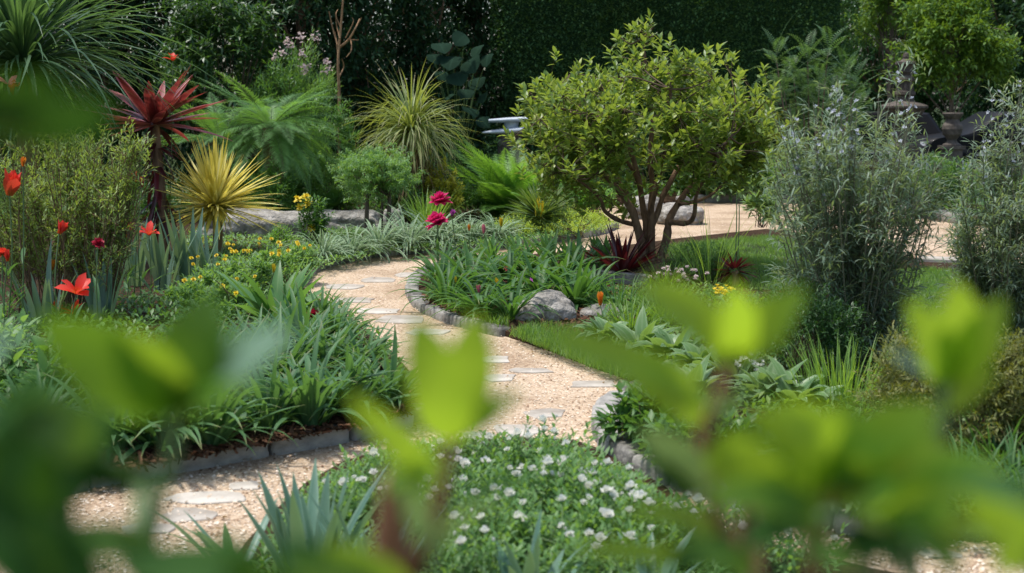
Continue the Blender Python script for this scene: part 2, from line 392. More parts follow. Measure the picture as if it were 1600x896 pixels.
M['grass'] = leaf("grass_blade", (0.05, 0.13, 0.025), (0.11, 0.215, 0.04), (0.21, 0.30, 0.075), trans=0.35, rough=0.5)
M['tallgrass'] = leaf("tall_grass_blade", (0.10, 0.22, 0.04), (0.19, 0.33, 0.07), trans=0.35, rough=0.5)
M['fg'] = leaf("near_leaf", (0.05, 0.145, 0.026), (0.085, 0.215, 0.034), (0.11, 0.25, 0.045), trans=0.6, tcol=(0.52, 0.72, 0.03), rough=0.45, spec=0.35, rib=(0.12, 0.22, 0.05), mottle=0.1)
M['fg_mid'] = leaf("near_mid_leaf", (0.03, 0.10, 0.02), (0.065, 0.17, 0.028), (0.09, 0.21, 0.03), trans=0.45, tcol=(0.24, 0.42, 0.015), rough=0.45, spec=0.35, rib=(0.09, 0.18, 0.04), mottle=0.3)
M['fg_shade'] = leaf("near_shaded_leaf", (0.014, 0.055, 0.012), (0.028, 0.085, 0.018), trans=0.28, tcol=(0.09, 0.22, 0.012), rough=0.75, spec=0.06, rib=(0.08, 0.16, 0.06), mottle=0.1)  # copy of the near leaf with shade put into its colour
M['fg_sheen'] = leaf("near_sheen_leaf", (0.10, 0.20, 0.12), (0.16, 0.27, 0.17), trans=0.2, rough=0.3, spec=0.7, rib=(0.2, 0.32, 0.2), mottle=0.1)  # copy of the near leaf, sky sheen painted as a paler colour
# flowers
M['red'] = leaf("red_petal", (0.62, 0.025, 0.018), (0.75, 0.05, 0.03), trans=0.35, tcol=(0.9, 0.10, 0.05), rough=0.5, base=(0.75, 0.25, 0.03), mottle=0.05)
M['orange'] = leaf("orange_petal", (0.75, 0.17, 0.02), (0.85, 0.32, 0.03), trans=0.3, tcol=(0.9, 0.3, 0.03), rough=0.5, mottle=0.05)
M['magenta'] = leaf("magenta_petal", (0.50, 0.012, 0.10), (0.68, 0.03, 0.20), trans=0.35, tcol=(0.8, 0.04, 0.2), rough=0.5, mottle=0.05)
M['purple'] = leaf("purple_petal", (0.30, 0.03, 0.26), (0.45, 0.08, 0.38), trans=0.3, tcol=(0.5, 0.08, 0.4), rough=0.5, mottle=0.05)
M['crimson'] = leaf("crimson_petal", (0.26, 0.008, 0.03), (0.42, 0.015, 0.05), trans=0.3, tcol=(0.5, 0.02, 0.05), rough=0.5, mottle=0.05)
M['pink'] = leaf("pink_petal", (0.62, 0.16, 0.22), (0.75, 0.28, 0.32), trans=0.3, tcol=(0.8, 0.3, 0.3), rough=0.5, mottle=0.05)
M['blush'] = leaf("blush_petal", (0.55, 0.42, 0.40), (0.70, 0.58, 0.54), trans=0.3, tcol=(0.75, 0.6, 0.55), rough=0.6, mottle=0.05)
M['yellow'] = leaf("yellow_petal", (0.72, 0.52, 0.02), (0.82, 0.66, 0.05), trans=0.3, tcol=(0.85, 0.65, 0.04), rough=0.5, mottle=0.05)
M['white'] = leaf("white_petal", (0.80, 0.80, 0.74), (0.86, 0.86, 0.80), trans=0.45, tcol=(0.86, 0.86, 0.76), rough=0.6, mottle=0.04)
M['lilac'] = leaf("pale_lilac_petal", (0.32, 0.37, 0.42), (0.50, 0.53, 0.57), trans=0.3, tcol=(0.5, 0.5, 0.55), rough=0.6, mottle=0.05)

# ------------------------------------------------------------------ the ground, paths and beds
def gp(pts, z=0.0): return np.array([G(x, y, z) for x, y in pts])
def flat_sheet(name, poly, z, mat, thick=0.0, inset=0.16, rise=0.05, jitter=0.0, seed=1):
    from mathutils.geometry import tessellate_polygon
    p = np.asarray(poly)[:, :2]
    mb = MB()
    area = 0.5 * np.sum(p[:, 0] * np.roll(p[:, 1], -1) - np.roll(p[:, 0], -1) * p[:, 1])
    if area < 0: p = p[::-1]
    def fill(q, zz):
        tri = tessellate_polygon([[Vector((a, b, 0)) for a, b in q]])
        V = np.c_[q, np.full(len(q), zz)]
        F = []
        for t in tri:
            a, b, c = (V[i] for i in t)
            F.append(t if np.cross(b - a, c - a)[2] > 0 else t[::-1])
        mb.add(V, F, None, 0, False)
    if not rise: fill(p, z)
    else:
        e = np.roll(p, -1, 0) - np.roll(p, 1, 0)
        nrm = np.c_[-e[:, 1], e[:, 0]]; nrm /= np.linalg.norm(nrm, axis=1, keepdims=True)
        q = p + nrm * inset
        k = len(p); i = np.arange(k); j = (i + 1) % k
        V = np.concatenate([np.c_[p, np.full(k, -0.01)], np.c_[p, np.full(k, z)], np.c_[q, np.full(k, z + rise)]])
        F = np.concatenate([np.c_[i, j, j + k, i + k], np.c_[i + k, j + k, j + 2 * k, i + 2 * k]])
        mb.add(V, F, None, 0, False)
        fill(q, z + rise)
    return structure(mb.build(name, mat))

big = MB(); big.add([(-250, -40, -0.006), (250, -40, -0.006), (250, 400, -0.006), (-250, 400, -0.006)], [(0, 1, 2, 3)])
structure(big.build("ground", M['ground']))
gv = MB(); gv.add([(-14, 0.2, 0), (16, 0.2, 0), (16, 29, 0), (-14, 29, 0)], [(0, 1, 2, 3)])
structure(gv.build("gravel_path", M['gravel']))

LB_PX = [(-300, 868), (-120, 818), (0, 792), (100, 770), (200, 748), (300, 730), (400, 712), (500, 694), (600, 672), (648, 657), (664, 640), (655, 610), (612, 560),
         (552, 510), (500, 477), (474, 457), (473, 441), (487, 426), (520, 414), (560, 406), (600, 400), (650, 396), (700, 393), (750, 389), (800, 385),
         (850, 380), (900, 373), (938, 366), (957, 358), (952, 347), (935, 336)]
lb = gp(LB_PX)
LB = np.concatenate([lb[:, :2], [(1.45, 24.5), (1.45, 31), (-18, 31), (-18, 5.4)]])
CB_PX = [(662, 431), (647, 447), (646, 466), (668, 488), (715, 507), (790, 526), (860, 550), (930, 577), (990, 597), (1014, 616), (985, 631), (957, 645), (947, 668), (962, 702),
         (1010, 737), (1100, 772), (1200, 802), (1300, 824), (1430, 843), (1600, 853), (1900, 865)]
CB_BACK = [(1900, 432), (1520, 420), (1440, 414), (1380, 398), (1300, 380), (1200, 367), (1120, 374), (1040, 383), (960, 394), (900, 402), (820, 408), (740, 412), (695, 418)]
cb = gp(CB_PX); CB = np.concatenate([cb[:, :2], gp(CB_BACK)[:, :2]])
F2_PX = [(945, 321), (1000, 321), (1060, 319), (1095, 317), (1150, 316), (1200, 316), (1300, 321), (1400, 333), (1500, 350), (1700, 376), (1900, 392)]
f2 = gp(F2_PX); F2 = np.concatenate([f2[:, :2], [(15.5, 28.6), (1.5, 28.6)]])
WB_PX = [(330, 975), (345, 905), (385, 850), (430, 800), (480, 756), (540, 722), (620, 702), (700, 692), (800, 685), (900, 691), (985, 722), (1040, 765), (1090, 812), (1220, 860), (1420, 905), (1560, 960)]
wb = gp(WB_PX); WB = np.concatenate([wb[:, :2], [(2.0, 3.0), (2.0, 0.3), (-2.0, 0.3), (-2.0, 3.2)]])
flat_sheet("garden_bed", LB, 0.05, M['soil'])
flat_sheet("garden_bed", CB, 0.04, M['soil'])
flat_sheet("garden_bed", F2, 0.05, M['soil'])
flat_sheet("garden_bed", WB, 0.01, M['soil'], rise=0.03)
BED = 0.085
def on_bed(X, Y): return inside(LB, X, Y) | inside(CB, X, Y) | inside(F2, X, Y) | inside(WB, X, Y)

LAWN1 = gp([(1042, 384), (1120, 376), (1200, 369), (1260, 378), (1300, 420), (1270, 452), (1180, 452), (1085, 432), (1050, 412)], 0.1)
LAWN2 = gp([(1400, 424), (1440, 420), (1530, 428), (1640, 440), (1640, 505), (1500, 520), (1400, 500)], 0.1)
for poly in (LAWN1, LAWN2):
    q = MB(); k = len(poly)
    q.add(np.c_[poly[:, :2], np.full(k, 0.096)], [list(range(k))][0:1], None, 0, False)
    structure(q.build("lawn", M['ground']))
structure_mb = MB(); structure_mb.add([(-2, 30, 0.002), (40, 30, 0.002), (40, 38, 0.002), (-2, 38, 0.002)], [(0, 1, 2, 3)])
structure(structure_mb.build("driveway", M['asphalt']))

# loose gravel, mulch chips, grass blades: nobody could count them
rng = np.random.default_rng(5)
def pixel_points(n, x0, x1, y0, y1, z=0.0, ypow=1.0):
    x = rng.uniform(x0, x1, n); y = y0 + (y1 - y0) * rng.uniform(0, 1, n) ** ypow
    return np.array([G(a, b, z) for a, b in zip(x, y)])
pp = pixel_points(40000, -60, 1660, 330, 905)
pp = pp[~on_bed(pp[:, 0], pp[:, 1])]
mb = MB(); k = len(pp); s = rng.uniform(0.004, 0.010, k)
octv = np.array([(1, 0, 0), (0, 1, 0), (-1, 0, 0), (0, -1, 0), (0, 0, .7), (0, 0, -.5)])
V = octv[None] * rng.uniform(0.65, 1.2, (k, 6, 1)); an = rng.uniform(0, 6.28, k); ca, sa = np.cos(an), np.sin(an)
V = np.stack([V[..., 0] * ca[:, None] - V[..., 1] * sa[:, None], V[..., 0] * sa[:, None] + V[..., 1] * ca[:, None], V[..., 2]], -1) * s[:, None, None] + pp[:, None]
V[..., 2] += np.where(rng.uniform(0, 1, k) < .12, 0.008, 0.003)[:, None]
of = np.array([(0, 1, 4), (1, 2, 4), (2, 3, 4), (3, 0, 4)])
mb.add(V, (np.arange(k)[:, None, None] * 6 + of[None]).reshape(-1, 3))
stuff(mb.build("loose_gravel", M['pebble']), "loose beige pebbles strewn over the winding garden path", "gravel")

def chips(poly, n, z, dens_px=None):
    xy = scatter(rng, poly, n); P = np.c_[xy, np.full(n, z) + rng.uniform(0, 0.02, n)]
    q = MB(); blades(q, P, dirs(rng.uniform(0, 6.28, n), rng.normal(0, 0.3, n)), rng.uniform(0.02, 0.06, n), rng.uniform(0.008, 0.018, n), 0.2, 1, lambda t: 1.0, 0, rng.normal(0, 0.5, n))
    return q
strip = gp([(150, 738), (300, 713), (480, 680), (600, 657), (640, 645), (635, 610), (560, 520), (500, 480), (470, 500), (520, 560), (580, 620), (440, 670), (300, 690), (100, 730)], 0.1)
mb = chips(strip, 9000, 0.095)
stuff(mb.build("bark_mulch", M['mulch']), "reddish brown bark chips under the strappy clumps of the left bed", "mulch")
strip = gp([(670, 450), (660, 470), (720, 492), (800, 498), (930, 525), (1000, 500), (1000, 450), (850, 420)], 0.1)
mb = chips(strip, 5000, 0.09)
stuff(mb.build("bark_mulch", M['mulch']), "reddish brown bark chips under the dark strappy clumps of the island bed", "mulch")
def turf(name, regions, label, cat, mat, hmin, hmax, w=0.004):
    q = MB()
    for poly, n, z in regions:
        xy = scatter(rng, poly, n) + rng.normal(0, .018, (n, 2)); keep = np.array([nz((a, b, 0), 1.7, 4) + .5 * nz((a, b, 0), 5, 9) for a, b in xy]) > rng.uniform(-.75, .1, n); xy = xy[keep]; n = len(xy); P = np.c_[xy, np.full(n, z)]
        blades(q, P, dirs(rng.uniform(0, 6.28, n), R(90) - np.abs(rng.normal(0, 0.45, n))), rng.uniform(hmin, hmax, n), w, rng.uniform(0.1, 1.0, n), 2, 'strap', 0, 0)
    return stuff(q.build(name, mat), label, cat)
turf("lawn_grass", [(LAWN1, 26000, 0.094), (LAWN2, 26000, 0.094)], "short bright green mown grass behind the tree and between the silver shrubs", "grass", M['grass'], 0.03, 0.07)
VERGE = gp([(800, 525), (860, 549), (930, 577), (990, 596), (1010, 585), (960, 545), (900, 520), (840, 512)], 0.05)
VERGE2 = gp([(668, 448), (672, 465), (708, 484), (792, 507), (792, 492), (730, 474), (690, 456)], 0.1)
turf("verge_grass", [(VERGE, 9000, 0.05), (VERGE2, 3000, 0.07)], "short rough grass along the path edge below the pale boulder", "grass", M['grass'], 0.04, 0.11, 0.005)
COVER = gp([(490, 424), (600, 397), (700, 390), (800, 382), (940, 364), (950, 350), (900, 345), (760, 358), (620, 362), (300, 365), (250, 430), (350, 470), (470, 455)], 0.09)
n = 12000; xy = scatter(rng, COVER, n); mb = MB()
blades(mb, np.c_[xy, 0.09 + rng.uniform(0, 0.06, n)], dirs(rng.uniform(0, 6.28, n), rng.uniform(-0.2, 1.1, n)), rng.uniform(0.03, 0.07, n), rng.uniform(0.02, 0.035, n), 0.5, 2, 'oval', 0.2)
stuff(mb.build("leafy_ground_cover", M['soft']), "low light green leaves carpeting the far bed behind the curved kerb", "ground cover")
UNDER = gp([(470, 470), (520, 480), (620, 560), (640, 640), (560, 650), (300, 690), (60, 720), (-200, 760), (-200, 520), (100, 480), (350, 470)], 0.09)
n = 12000; xy = scatter(rng, UNDER, n); mb = MB()
blades(mb, np.c_[xy, 0.09 + rng.uniform(0, 0.14, n)], dirs(rng.uniform(0, 6.28, n), rng.uniform(-0.2, 1.2, n)), rng.uniform(0.04, 0.08, n), rng.uniform(0.015, 0.035, n), 0.5, 2, 'oval', 0.2)
stuff(mb.build("leafy_ground_cover", M['mid']), "mid green leaves filling the gaps between clumps of the left bed", "ground cover")
RIGHT = gp([(1000, 450), (1100, 450), (1500, 530), (1700, 560), (1700, 840), (1430, 835), (1100, 765), (1010, 728), (970, 690), (1000, 620), (960, 560), (930, 470)], 0.09)
n = 17000; xy = scatter(rng, RIGHT, n); mb = MB()
blades(mb, np.c_[xy, 0.09 + rng.uniform(0, 0.07, n)], dirs(rng.uniform(0, 6.28, n), rng.uniform(-0.1, 1.2, n)), rng.uniform(0.03, 0.085, n), rng.uniform(0.01, 0.025, n), 0.6, 2, 'lance', 0.2)
stuff(mb.build("grassy_ground_cover", M['grass']), "grassy green growth between the shrubs of the right bed", "ground cover")
FAR = np.array([(-9, 17), (-4, 19.5), (0.8, 19.6), (1.3, 22), (1.3, 27), (-10, 27)])
n = 16000; mb = MB(); xy = np.concatenate([scatter(rng, FAR, n), scatter(rng, F2, n)])
blades(mb, np.c_[xy, 0.09 + rng.uniform(0, 0.22, 2 * n)], dirs(rng.uniform(0, 6.28, 2 * n), rng.uniform(-0.2, 1.2, 2 * n)), rng.uniform(0.06, 0.14, 2 * n), rng.uniform(0.03, 0.06, 2 * n), 0.5, 2, 'oval', 0.2)
stuff(mb.build("leafy_ground_cover", M['mid']), "low leafy growth at the back of the garden in front of the hedge", "ground cover")

pp = pixel_points(2600, -40, 1640, 335, 900); pp = pp[~on_bed(pp[:, 0], pp[:, 1])]; n = len(pp)
near = np.array([min(np.min(np.hypot(lb[:, 0] - a, lb[:, 1] - b)), np.min(np.hypot(cb[:, 0] - a, cb[:, 1] - b)), np.min(np.hypot(wb[:, 0] - a, wb[:, 1] - b))) for a, b, _ in pp]); pp = pp[rng.uniform(0, 1, n) < np.exp(-near / .22) * .55 + .03]; n = len(pp)
mb = MB(); blades(mb, pp + np.array([0, 0, .014]), dirs(rng.uniform(0, 6.28, n), rng.normal(0, .15, n)), rng.uniform(.015, .045, n), rng.uniform(.008, .018, n), rng.uniform(-.6, .8, n), 3, 'lance', .2, rng.normal(0, .3, n))
stuff(mb.build('fallen_leaves', M['thatch']), "small dry leaves scattered on the gravel along the bed edges", "fallen leaves")

# ------------------------------------------------------------------ kerb blocks and stepping stones
def block_mesh(seed, L=0.24, Wd=0.12, H=0.15):
    r = np.random.default_rng(seed); mb = MB(); k = 5
    g = np.linspace(-1, 1, k); faces = []
    # rounded, chipped cuboid from a subdivided cube
    import bmesh
    bm = bmesh.new(); bmesh.ops.create_cube(bm, size=2.0)
    bmesh.ops.subdivide_edges(bm, edges=bm.edges[:], cuts=5, use_grid_fill=True)
    for v in bm.verts:
        p = np.array(v.co); q = np.sign(p) * np.abs(p)
        rr = np.linalg.norm(p / np.array([1, 1, 1]), ord=8); q = p / max(rr, 1e-6) * np.abs(p).max() if rr > 0 else p
        d = 1 + 0.05 * nz(q, 1.6, seed * 3.1) + 0.03 * nz(q, 5, seed)
        v.co = Vector(q * d * np.array([L / 2, Wd / 2, H / 2]))
    me = bpy.data.meshes.new("edging_block"); bm.to_mesh(me); bm.free(); me.materials.append(M['granite'])
    for p in me.polygons: p.use_smooth = True
    return me
BLOCKS = [block_mesh(s) for s in range(5)]
def kerb_row(px, length, labels, cat, group, top=0.10, width=0.12, seed=3, gap=0.008):
    r = np.random.default_rng(seed)
    P = smooth_path(gp(px), 200); seg = np.r_[0, np.cumsum(np.linalg.norm(np.diff(P, axis=0), axis=1))]
    total = seg[-1]; s = 0.0; rows = []
    while s < total - 0.08:
        L = length * r.uniform(0.75, 1.25); m = s + L / 2
        x = np.interp(m, seg, P[:, 0]); y = np.interp(m, seg, P[:, 1])
        x2 = np.interp(m + 0.05, seg, P[:, 0]) - np.interp(m - 0.05, seg, P[:, 0]); y2 = np.interp(m + 0.05, seg, P[:, 1]) - np.interp(m - 0.05, seg, P[:, 1])
        rows.append((x, y, math.atan2(y2, x2), L)); s += L + gap
    for i, (x, y, a, L) in enumerate(rows):
        me = BLOCKS[int(r.integers(5))]
        o = link("edging_block", me, None, (x, y, top - 0.075 * 1.0 + r.uniform(-0.008, 0.008)), a + r.normal(0, 0.03), (L / 0.24, width / 0.12 * r.uniform(0.92, 1.08), 1.0))
        o.rotation_euler.x = r.normal(0, 0.03); o.rotation_euler.y = r.normal(0, 0.02)
        lab = labels[min(len(labels) - 1, int(i / len(rows) * len(labels)))]
        tag(o, lab, cat, group + ": " + lab if len(labels) > 1 else group)
kerb_row(LB_PX[16:29], 0.25, ["weathered grey kerb block at the left start of the far curve by yellow flowers",
    "grey kerb block edging the far bed below the striped grasses", "grey kerb block of the far curve behind the magenta flowers",
    "grey kerb block edging the lime ground cover below the small spiky rosette"], "kerb stone", "far kerb blocks", 0.095, 0.13, 3)
kerb_row([(690, 420), (662, 431), (647, 447), (646, 466), (668, 488), (715, 507), (790, 526)], 0.24, ["dark grey kerb block on the rounded end of the island bed under drooping leaves",
    "grey kerb block of the island bed between rough grass and gravel"], "kerb stone", "island kerb blocks", 0.078, 0.12, 4)
kerb_row([(1014, 616), (985, 631), (957, 645), (947, 668), (962, 702), (1010, 737), (1100, 772), (1200, 802), (1300, 824), (1430, 843)], 0.30,
    ["thick pale grey kerb block around the small leafy plant beside the gravel", "pale grey kerb block behind the blurred leaves at lower right"], "kerb stone", "right bed kerb blocks", 0.09, 0.15, 5)
kerb_row(LB_PX[0:10], 0.42, ["long brown grey edging block at far left of the front path", "long brown grey edging block holding the mulch below the strappy clumps", "brown grey edging block at the pointed front corner of the left bed"],
    "kerb stone", "front kerb blocks", 0.09, 0.13, 6)
kerb_row(F2_PX[2:9], 0.55, ["long dark topped edging stone behind the pink gravel at the back"], "kerb stone", "back kerb stones", 0.14, 0.16, 7)

def slab(px, py, w, h, seed):
    r = np.random.default_rng(seed); c = G(px, py); d = c[1]
    wx = w * 1.12 * mpp(d); k = 9; a = np.sort(np.linspace(0, 2 * math.pi, k, endpoint=False) + r.uniform(-0.25, 0.25, k))
    depth = max(h * (d * d) / (FPX * EYE), wx * 0.5); rad = (np.abs(np.cos(a)) ** 5 + np.abs(np.sin(a)) ** 5) ** -0.2 * r.uniform(0.78, 1.14, k)
    p = np.c_[np.cos(a) * rad * wx / 2, np.sin(a) * rad * depth / 2]
    mb = MB(); rings = [(1.0, -0.03), (1.0, 0.004), (0.97, 0.0075)]
    V = np.concatenate([np.c_[p * s, np.full(k, z)] for s, z in rings]); i = np.arange(k); j = (i + 1) % k
    mb.add(V, np.concatenate([np.c_[i + q * k, j + q * k, j + (q + 1) * k, i + (q + 1) * k] for q in (0, 1)]), None, 0, False)
    mb.add(V[2 * k:], [list(range(k))], None, 0, False)
    o = mb.build("stepping_stone", M['flag']); o.location = (c[0], c[1], 0); return o
SLABS = [(588, 438, 52, 9, "pale stepping stone in the middle of the far curve"), (645, 430, 52, 7, "pale stepping stone nearest the rounded end of the island bed"),
    (540, 449, 56, 8, "pale stepping stone at the left turn of the path by broad blades"), (548, 470, 60, 8, "sandy stepping stone below the left turn of the path"), (590, 487, 55, 8, "sandy half buried stepping stone beside the dark red flower's clumps"),
    (626, 500, 64, 12, "white stepping stone just above the bright cup leaf"), (668, 520, 60, 10, "stepping stone partly behind the tip of the bright cup leaf"),
    (772, 563, 46, 11, "small pale stepping stone right of the bright cup leaf, upper one"), (828, 580, 66, 8, "sandy flush stepping stone at the middle of the path"),
    (780, 592, 48, 12, "small pale stepping stone right of the bright cup leaf, lower one"), (926, 601, 70, 10, "grey stepping stone closest to the verge at the right of the path"),
    (850, 647, 58, 14, "pale stepping stone beside the front kerb of the right bed"), (735, 683, 52, 14, "pale stepping stone behind the blurred brown stem"),
    (808, 673, 70, 18, "broad pale stepping stone at the rim of the white flowers"), (320, 779, 108, 20, "broad pale stepping stone near the mulch of the left bed"),
    (385, 760, 58, 13, "small pale stepping stone right behind the blue sword leaves"), (300, 806, 84, 22, "pale stepping stone crossed by two sword leaves"),
    (235, 828, 80, 18, "pale stepping stone farthest left on the front path"), (1466, 868, 62, 12, "pale stepping stone on the gravel at lower right")]
for i, (x, y, w, h, lab) in enumerate(SLABS):
    tag(slab(x, y, w, h, 40 + i), lab, "stepping stone", "stepping stones of the winding path")
# low slab retaining the soil under the dark red rosette, pale kerb by the right lawn
def bar(px0, px1, w, h, name, label, mat, z=0.0):
    mb = MB(); a, b = G(*px0), G(*px1); P = smooth_path([a, (a + b) / 2 + np.array([0, -0.06, 0]), b], 9)
    T = norm(np.gradient(P, axis=0)); S = np.c_[-T[:, 1], T[:, 0], 0 * T[:, 0]]
    V = np.concatenate([np.stack([p - s * w / 2 + [0, 0, z], p - s * w / 2 + [0, 0, h - .012], p - s * (w / 2 - .012) + [0, 0, h], p + s * (w / 2 - .012) + [0, 0, h], p + s * w / 2 + [0, 0, h - .012], p + s * w / 2 + [0, 0, z]]) for p, s in zip(P, S)])
    F = [(i * 6 + j, i * 6 + 6 + j, i * 6 + 7 + j, i * 6 + 1 + j) for i in range(8) for j in range(5)]
    mb.add(V, F, None, 0, False); mb.add(V[:6], [tuple(range(6))], None, 0, False); mb.add(V[-6:], [tuple(range(5, -1, -1))], None, 0, False)
    return tag(mb.build(name, mat), label, "kerb stone")
bar((926, 452), (1012, 462), 0.07, 0.19, "edging_slab", "low grey edging slab in front of the maroon spiky rosette", M['granite'])
bar((1436, 421), (1560, 424), 0.22, 0.13, "edging_slab", "pale concrete edging between the pink gravel and the right lawn", M['flag'])

# ------------------------------------------------------------------ boulders
def boulder(px, py, w, h, depth, label, seed, name="boulder", group=None, rough=0.16, squash=2.6):
    import bmesh
    c = G(px, py); d = c[1] + depth * 0.4; s = mpp(d)
    bm = bmesh.new(); bmesh.ops.create_icosphere(bm, subdivisions=5, radius=1.0)
    for v in bm.verts:
        p = np.array(v.co)
        rr = np.linalg.norm(p, ord=squash); q = p / rr
        f = 1 + rough * 1.5 * nz(q, 0.9, seed) + rough * 0.8 * nz(q, 2.3, seed + 2) + rough * 0.25 * nz(q, 6, seed) + 0.02 * nz(q, 16, seed)
        q = q * f
        v.co = Vector((q[0] * w * s / 2, q[1] * depth / 2, q[2] * h * s * 0.78 + h * s * 0.22))
    me = bpy.data.meshes.new(name); bm.to_mesh(me); bm.free(); me.materials.append(M['boulder'])
    for p in me.polygons: p.use_smooth = True
    o = link(name, me, None, (c[0], d, 0.04)); return tag(o, label, "rock", group)
boulder(852, 520, 92, 50, 0.40, "rounded pale grey boulder at the path side of the island bed", 3)
boulder(940, 514, 70, 26, 0.30, "low flat grey rock touching the right of the rounded boulder", 8)
boulder(392, 383, 180, 44, 0.5, "long pale weathered rock behind the yellow flowers at the left", 12, squash=4)
boulder(520, 373, 150, 34, 0.6, "long dark grey rock behind the thin tree trunks", 15, squash=4)
boulder(612, 369, 32, 36, 0.4, "small upright pale rock beside the striped grasses", 19, squash=4)
boulder(1064, 352, 70, 27, 0.7, "large grey boulder seen under the right limbs of the round tree", 23)
boulder(1008, 343, 60, 32, 0.6, "tall grey boulder behind the forked trunks of the round tree", 27)
boulder(5, 745, 56, 70, 0.3, "pale rock at the extreme left edge behind blurred leaves", 31)

# ------------------------------------------------------------------ plant builders
def RG(seed): return np.random.default_rng(seed)
def strap_mb(seed, n, L, W, th=(35, 85), bend=(0.4, 1.6), r0=0.06, prof='strap', fold=0.35, segs=6, wave=0.0, bp=1.3):
    r = RG(seed); mb = MB(); phi = r.uniform(0, 6.283, n); th_ = np.radians(r.uniform(*th, n))
    rad = r0 * np.sqrt(r.uniform(0, 1, n))
    P = np.c_[np.cos(phi) * rad, np.sin(phi) * rad, r.uniform(-0.02, 0.03, n)]
    blades(mb, P, dirs(phi + r.normal(0, 0.25, n), th_), L * r.uniform(0.6, 1.1, n), W * r.uniform(0.75, 1.2, n), r.uniform(*bend, n), segs, prof, fold, r.normal(0, 0.25, n), bp, wave=wave)
    return mb
def perp(D):
    ref = np.where(np.abs(D[:, 2:3]) < 0.9, np.array([[0, 0, 1.0]]), np.array([[1.0, 0, 0]]))
    U = norm(np.cross(D, ref)); return U, np.cross(D, U)
def twig_leaves(mb, r, P, D, m, tl, L, W, ang=(75, 30), prof='lance', bend=0.3, fold=0.25, segs=2, step=2.4, opp=False, size=(0.75, 1.2), mat=0):
    D = norm(D); U, Vv = perp(D); k = len(P); off = r.uniform(0, 6.28, k)
    for j in range(m):
        t = (j + 0.5) / m
        for sgn in ((0, math.pi) if opp else (0,)):
            az = off + (j * 1.571 if opp else j * step) + sgn + r.normal(0, 0.2, k)
            a = np.radians(ang[0] + (ang[1] - ang[0]) * t + r.normal(0, 9, k))[:, None]
            T = D * np.cos(a) + (U * np.cos(az)[:, None] + Vv * np.sin(az)[:, None]) * np.sin(a)
            blades(mb, P - D * tl * (1 - t), T, L * r.uniform(*size, k), W * r.uniform(*size, k), bend * r.uniform(0.3, 1.6, k), segs, prof, fold, r.normal(0, 0.3, k), mat != 0 and 1.0 or 1.0, mat)
def crown_tips(r, n, c, rad, clumps=40, cs=0.16, shell=(0.55, 1.0), zmin=-0.6, flat=0.0):
    """tips gathered in clumps near the surface of an ellipsoid"""
    d = norm(r.normal(0, 1, (clumps * 4, 3))); d = d[d[:, 2] > zmin][:clumps]
    cc = d * r.uniform(*shell, (len(d), 1))
    idx = r.integers(0, len(cc), n); q = cc[idx] + r.normal(0, cs, (n, 3))
    D = norm(q + np.array([0, 0, 0.35]) + r.normal(0, 0.25, (n, 3)))
    return np.asarray(c) + q * np.asarray(rad), D
def stems_to(mb, r, P, base, n, r0=0.012, r1=0.003, spread=0.05, sides=4, m=0, lift=0.15):
    idx = r.choice(len(P), min(n, len(P)), replace=False)
    for i in idx:
        b = np.array([r.normal(0, spread), r.normal(0, spread), -0.03]) + base
        mid = b + (P[i] - b) * np.array([0.35, 0.35, 0.5]) + r.normal(0, 0.03, 3)
        tube(mb, smooth_path([b, mid, P[i]], 7), np.linspace(r0 * r.uniform(0.7, 1.2), r1, 7), sides, m)
def shrub(name, label, cat, loc, seed, c, rad, ntip, m, tl, L, W, mat, stem='twig', clumps=40, cs=0.16, shell=(0.55, 1.0), zmin=-0.5, nst=30, sr=0.01,
          ang=(75, 30), prof='lance', bend=0.3, fold=0.25, segs=2, opp=False, group=None, up=None, stem_name='stem', spread=0.05):
    r = RG(seed); t = thing(name, label, cat, loc, 0, group)
    P, D = crown_tips(r, ntip, c, rad, clumps, cs, shell, zmin)
    P[:, 2] = np.maximum(P[:, 2], 0.03)
    if up is not None: D = norm(D * (1 - up) + np.array([0, 0, up]))
    f = MB(); twig_leaves(f, r, P, D, m, tl, L, W, ang, prof, bend, fold, segs, opp=opp); f.build('foliage', M[mat], t)
    if nst:
        s = MB(); stems_to(s, r, P, np.zeros(3), nst, sr, 0.0025, spread); s.build(stem_name, M[stem], t)
    return t, P, D
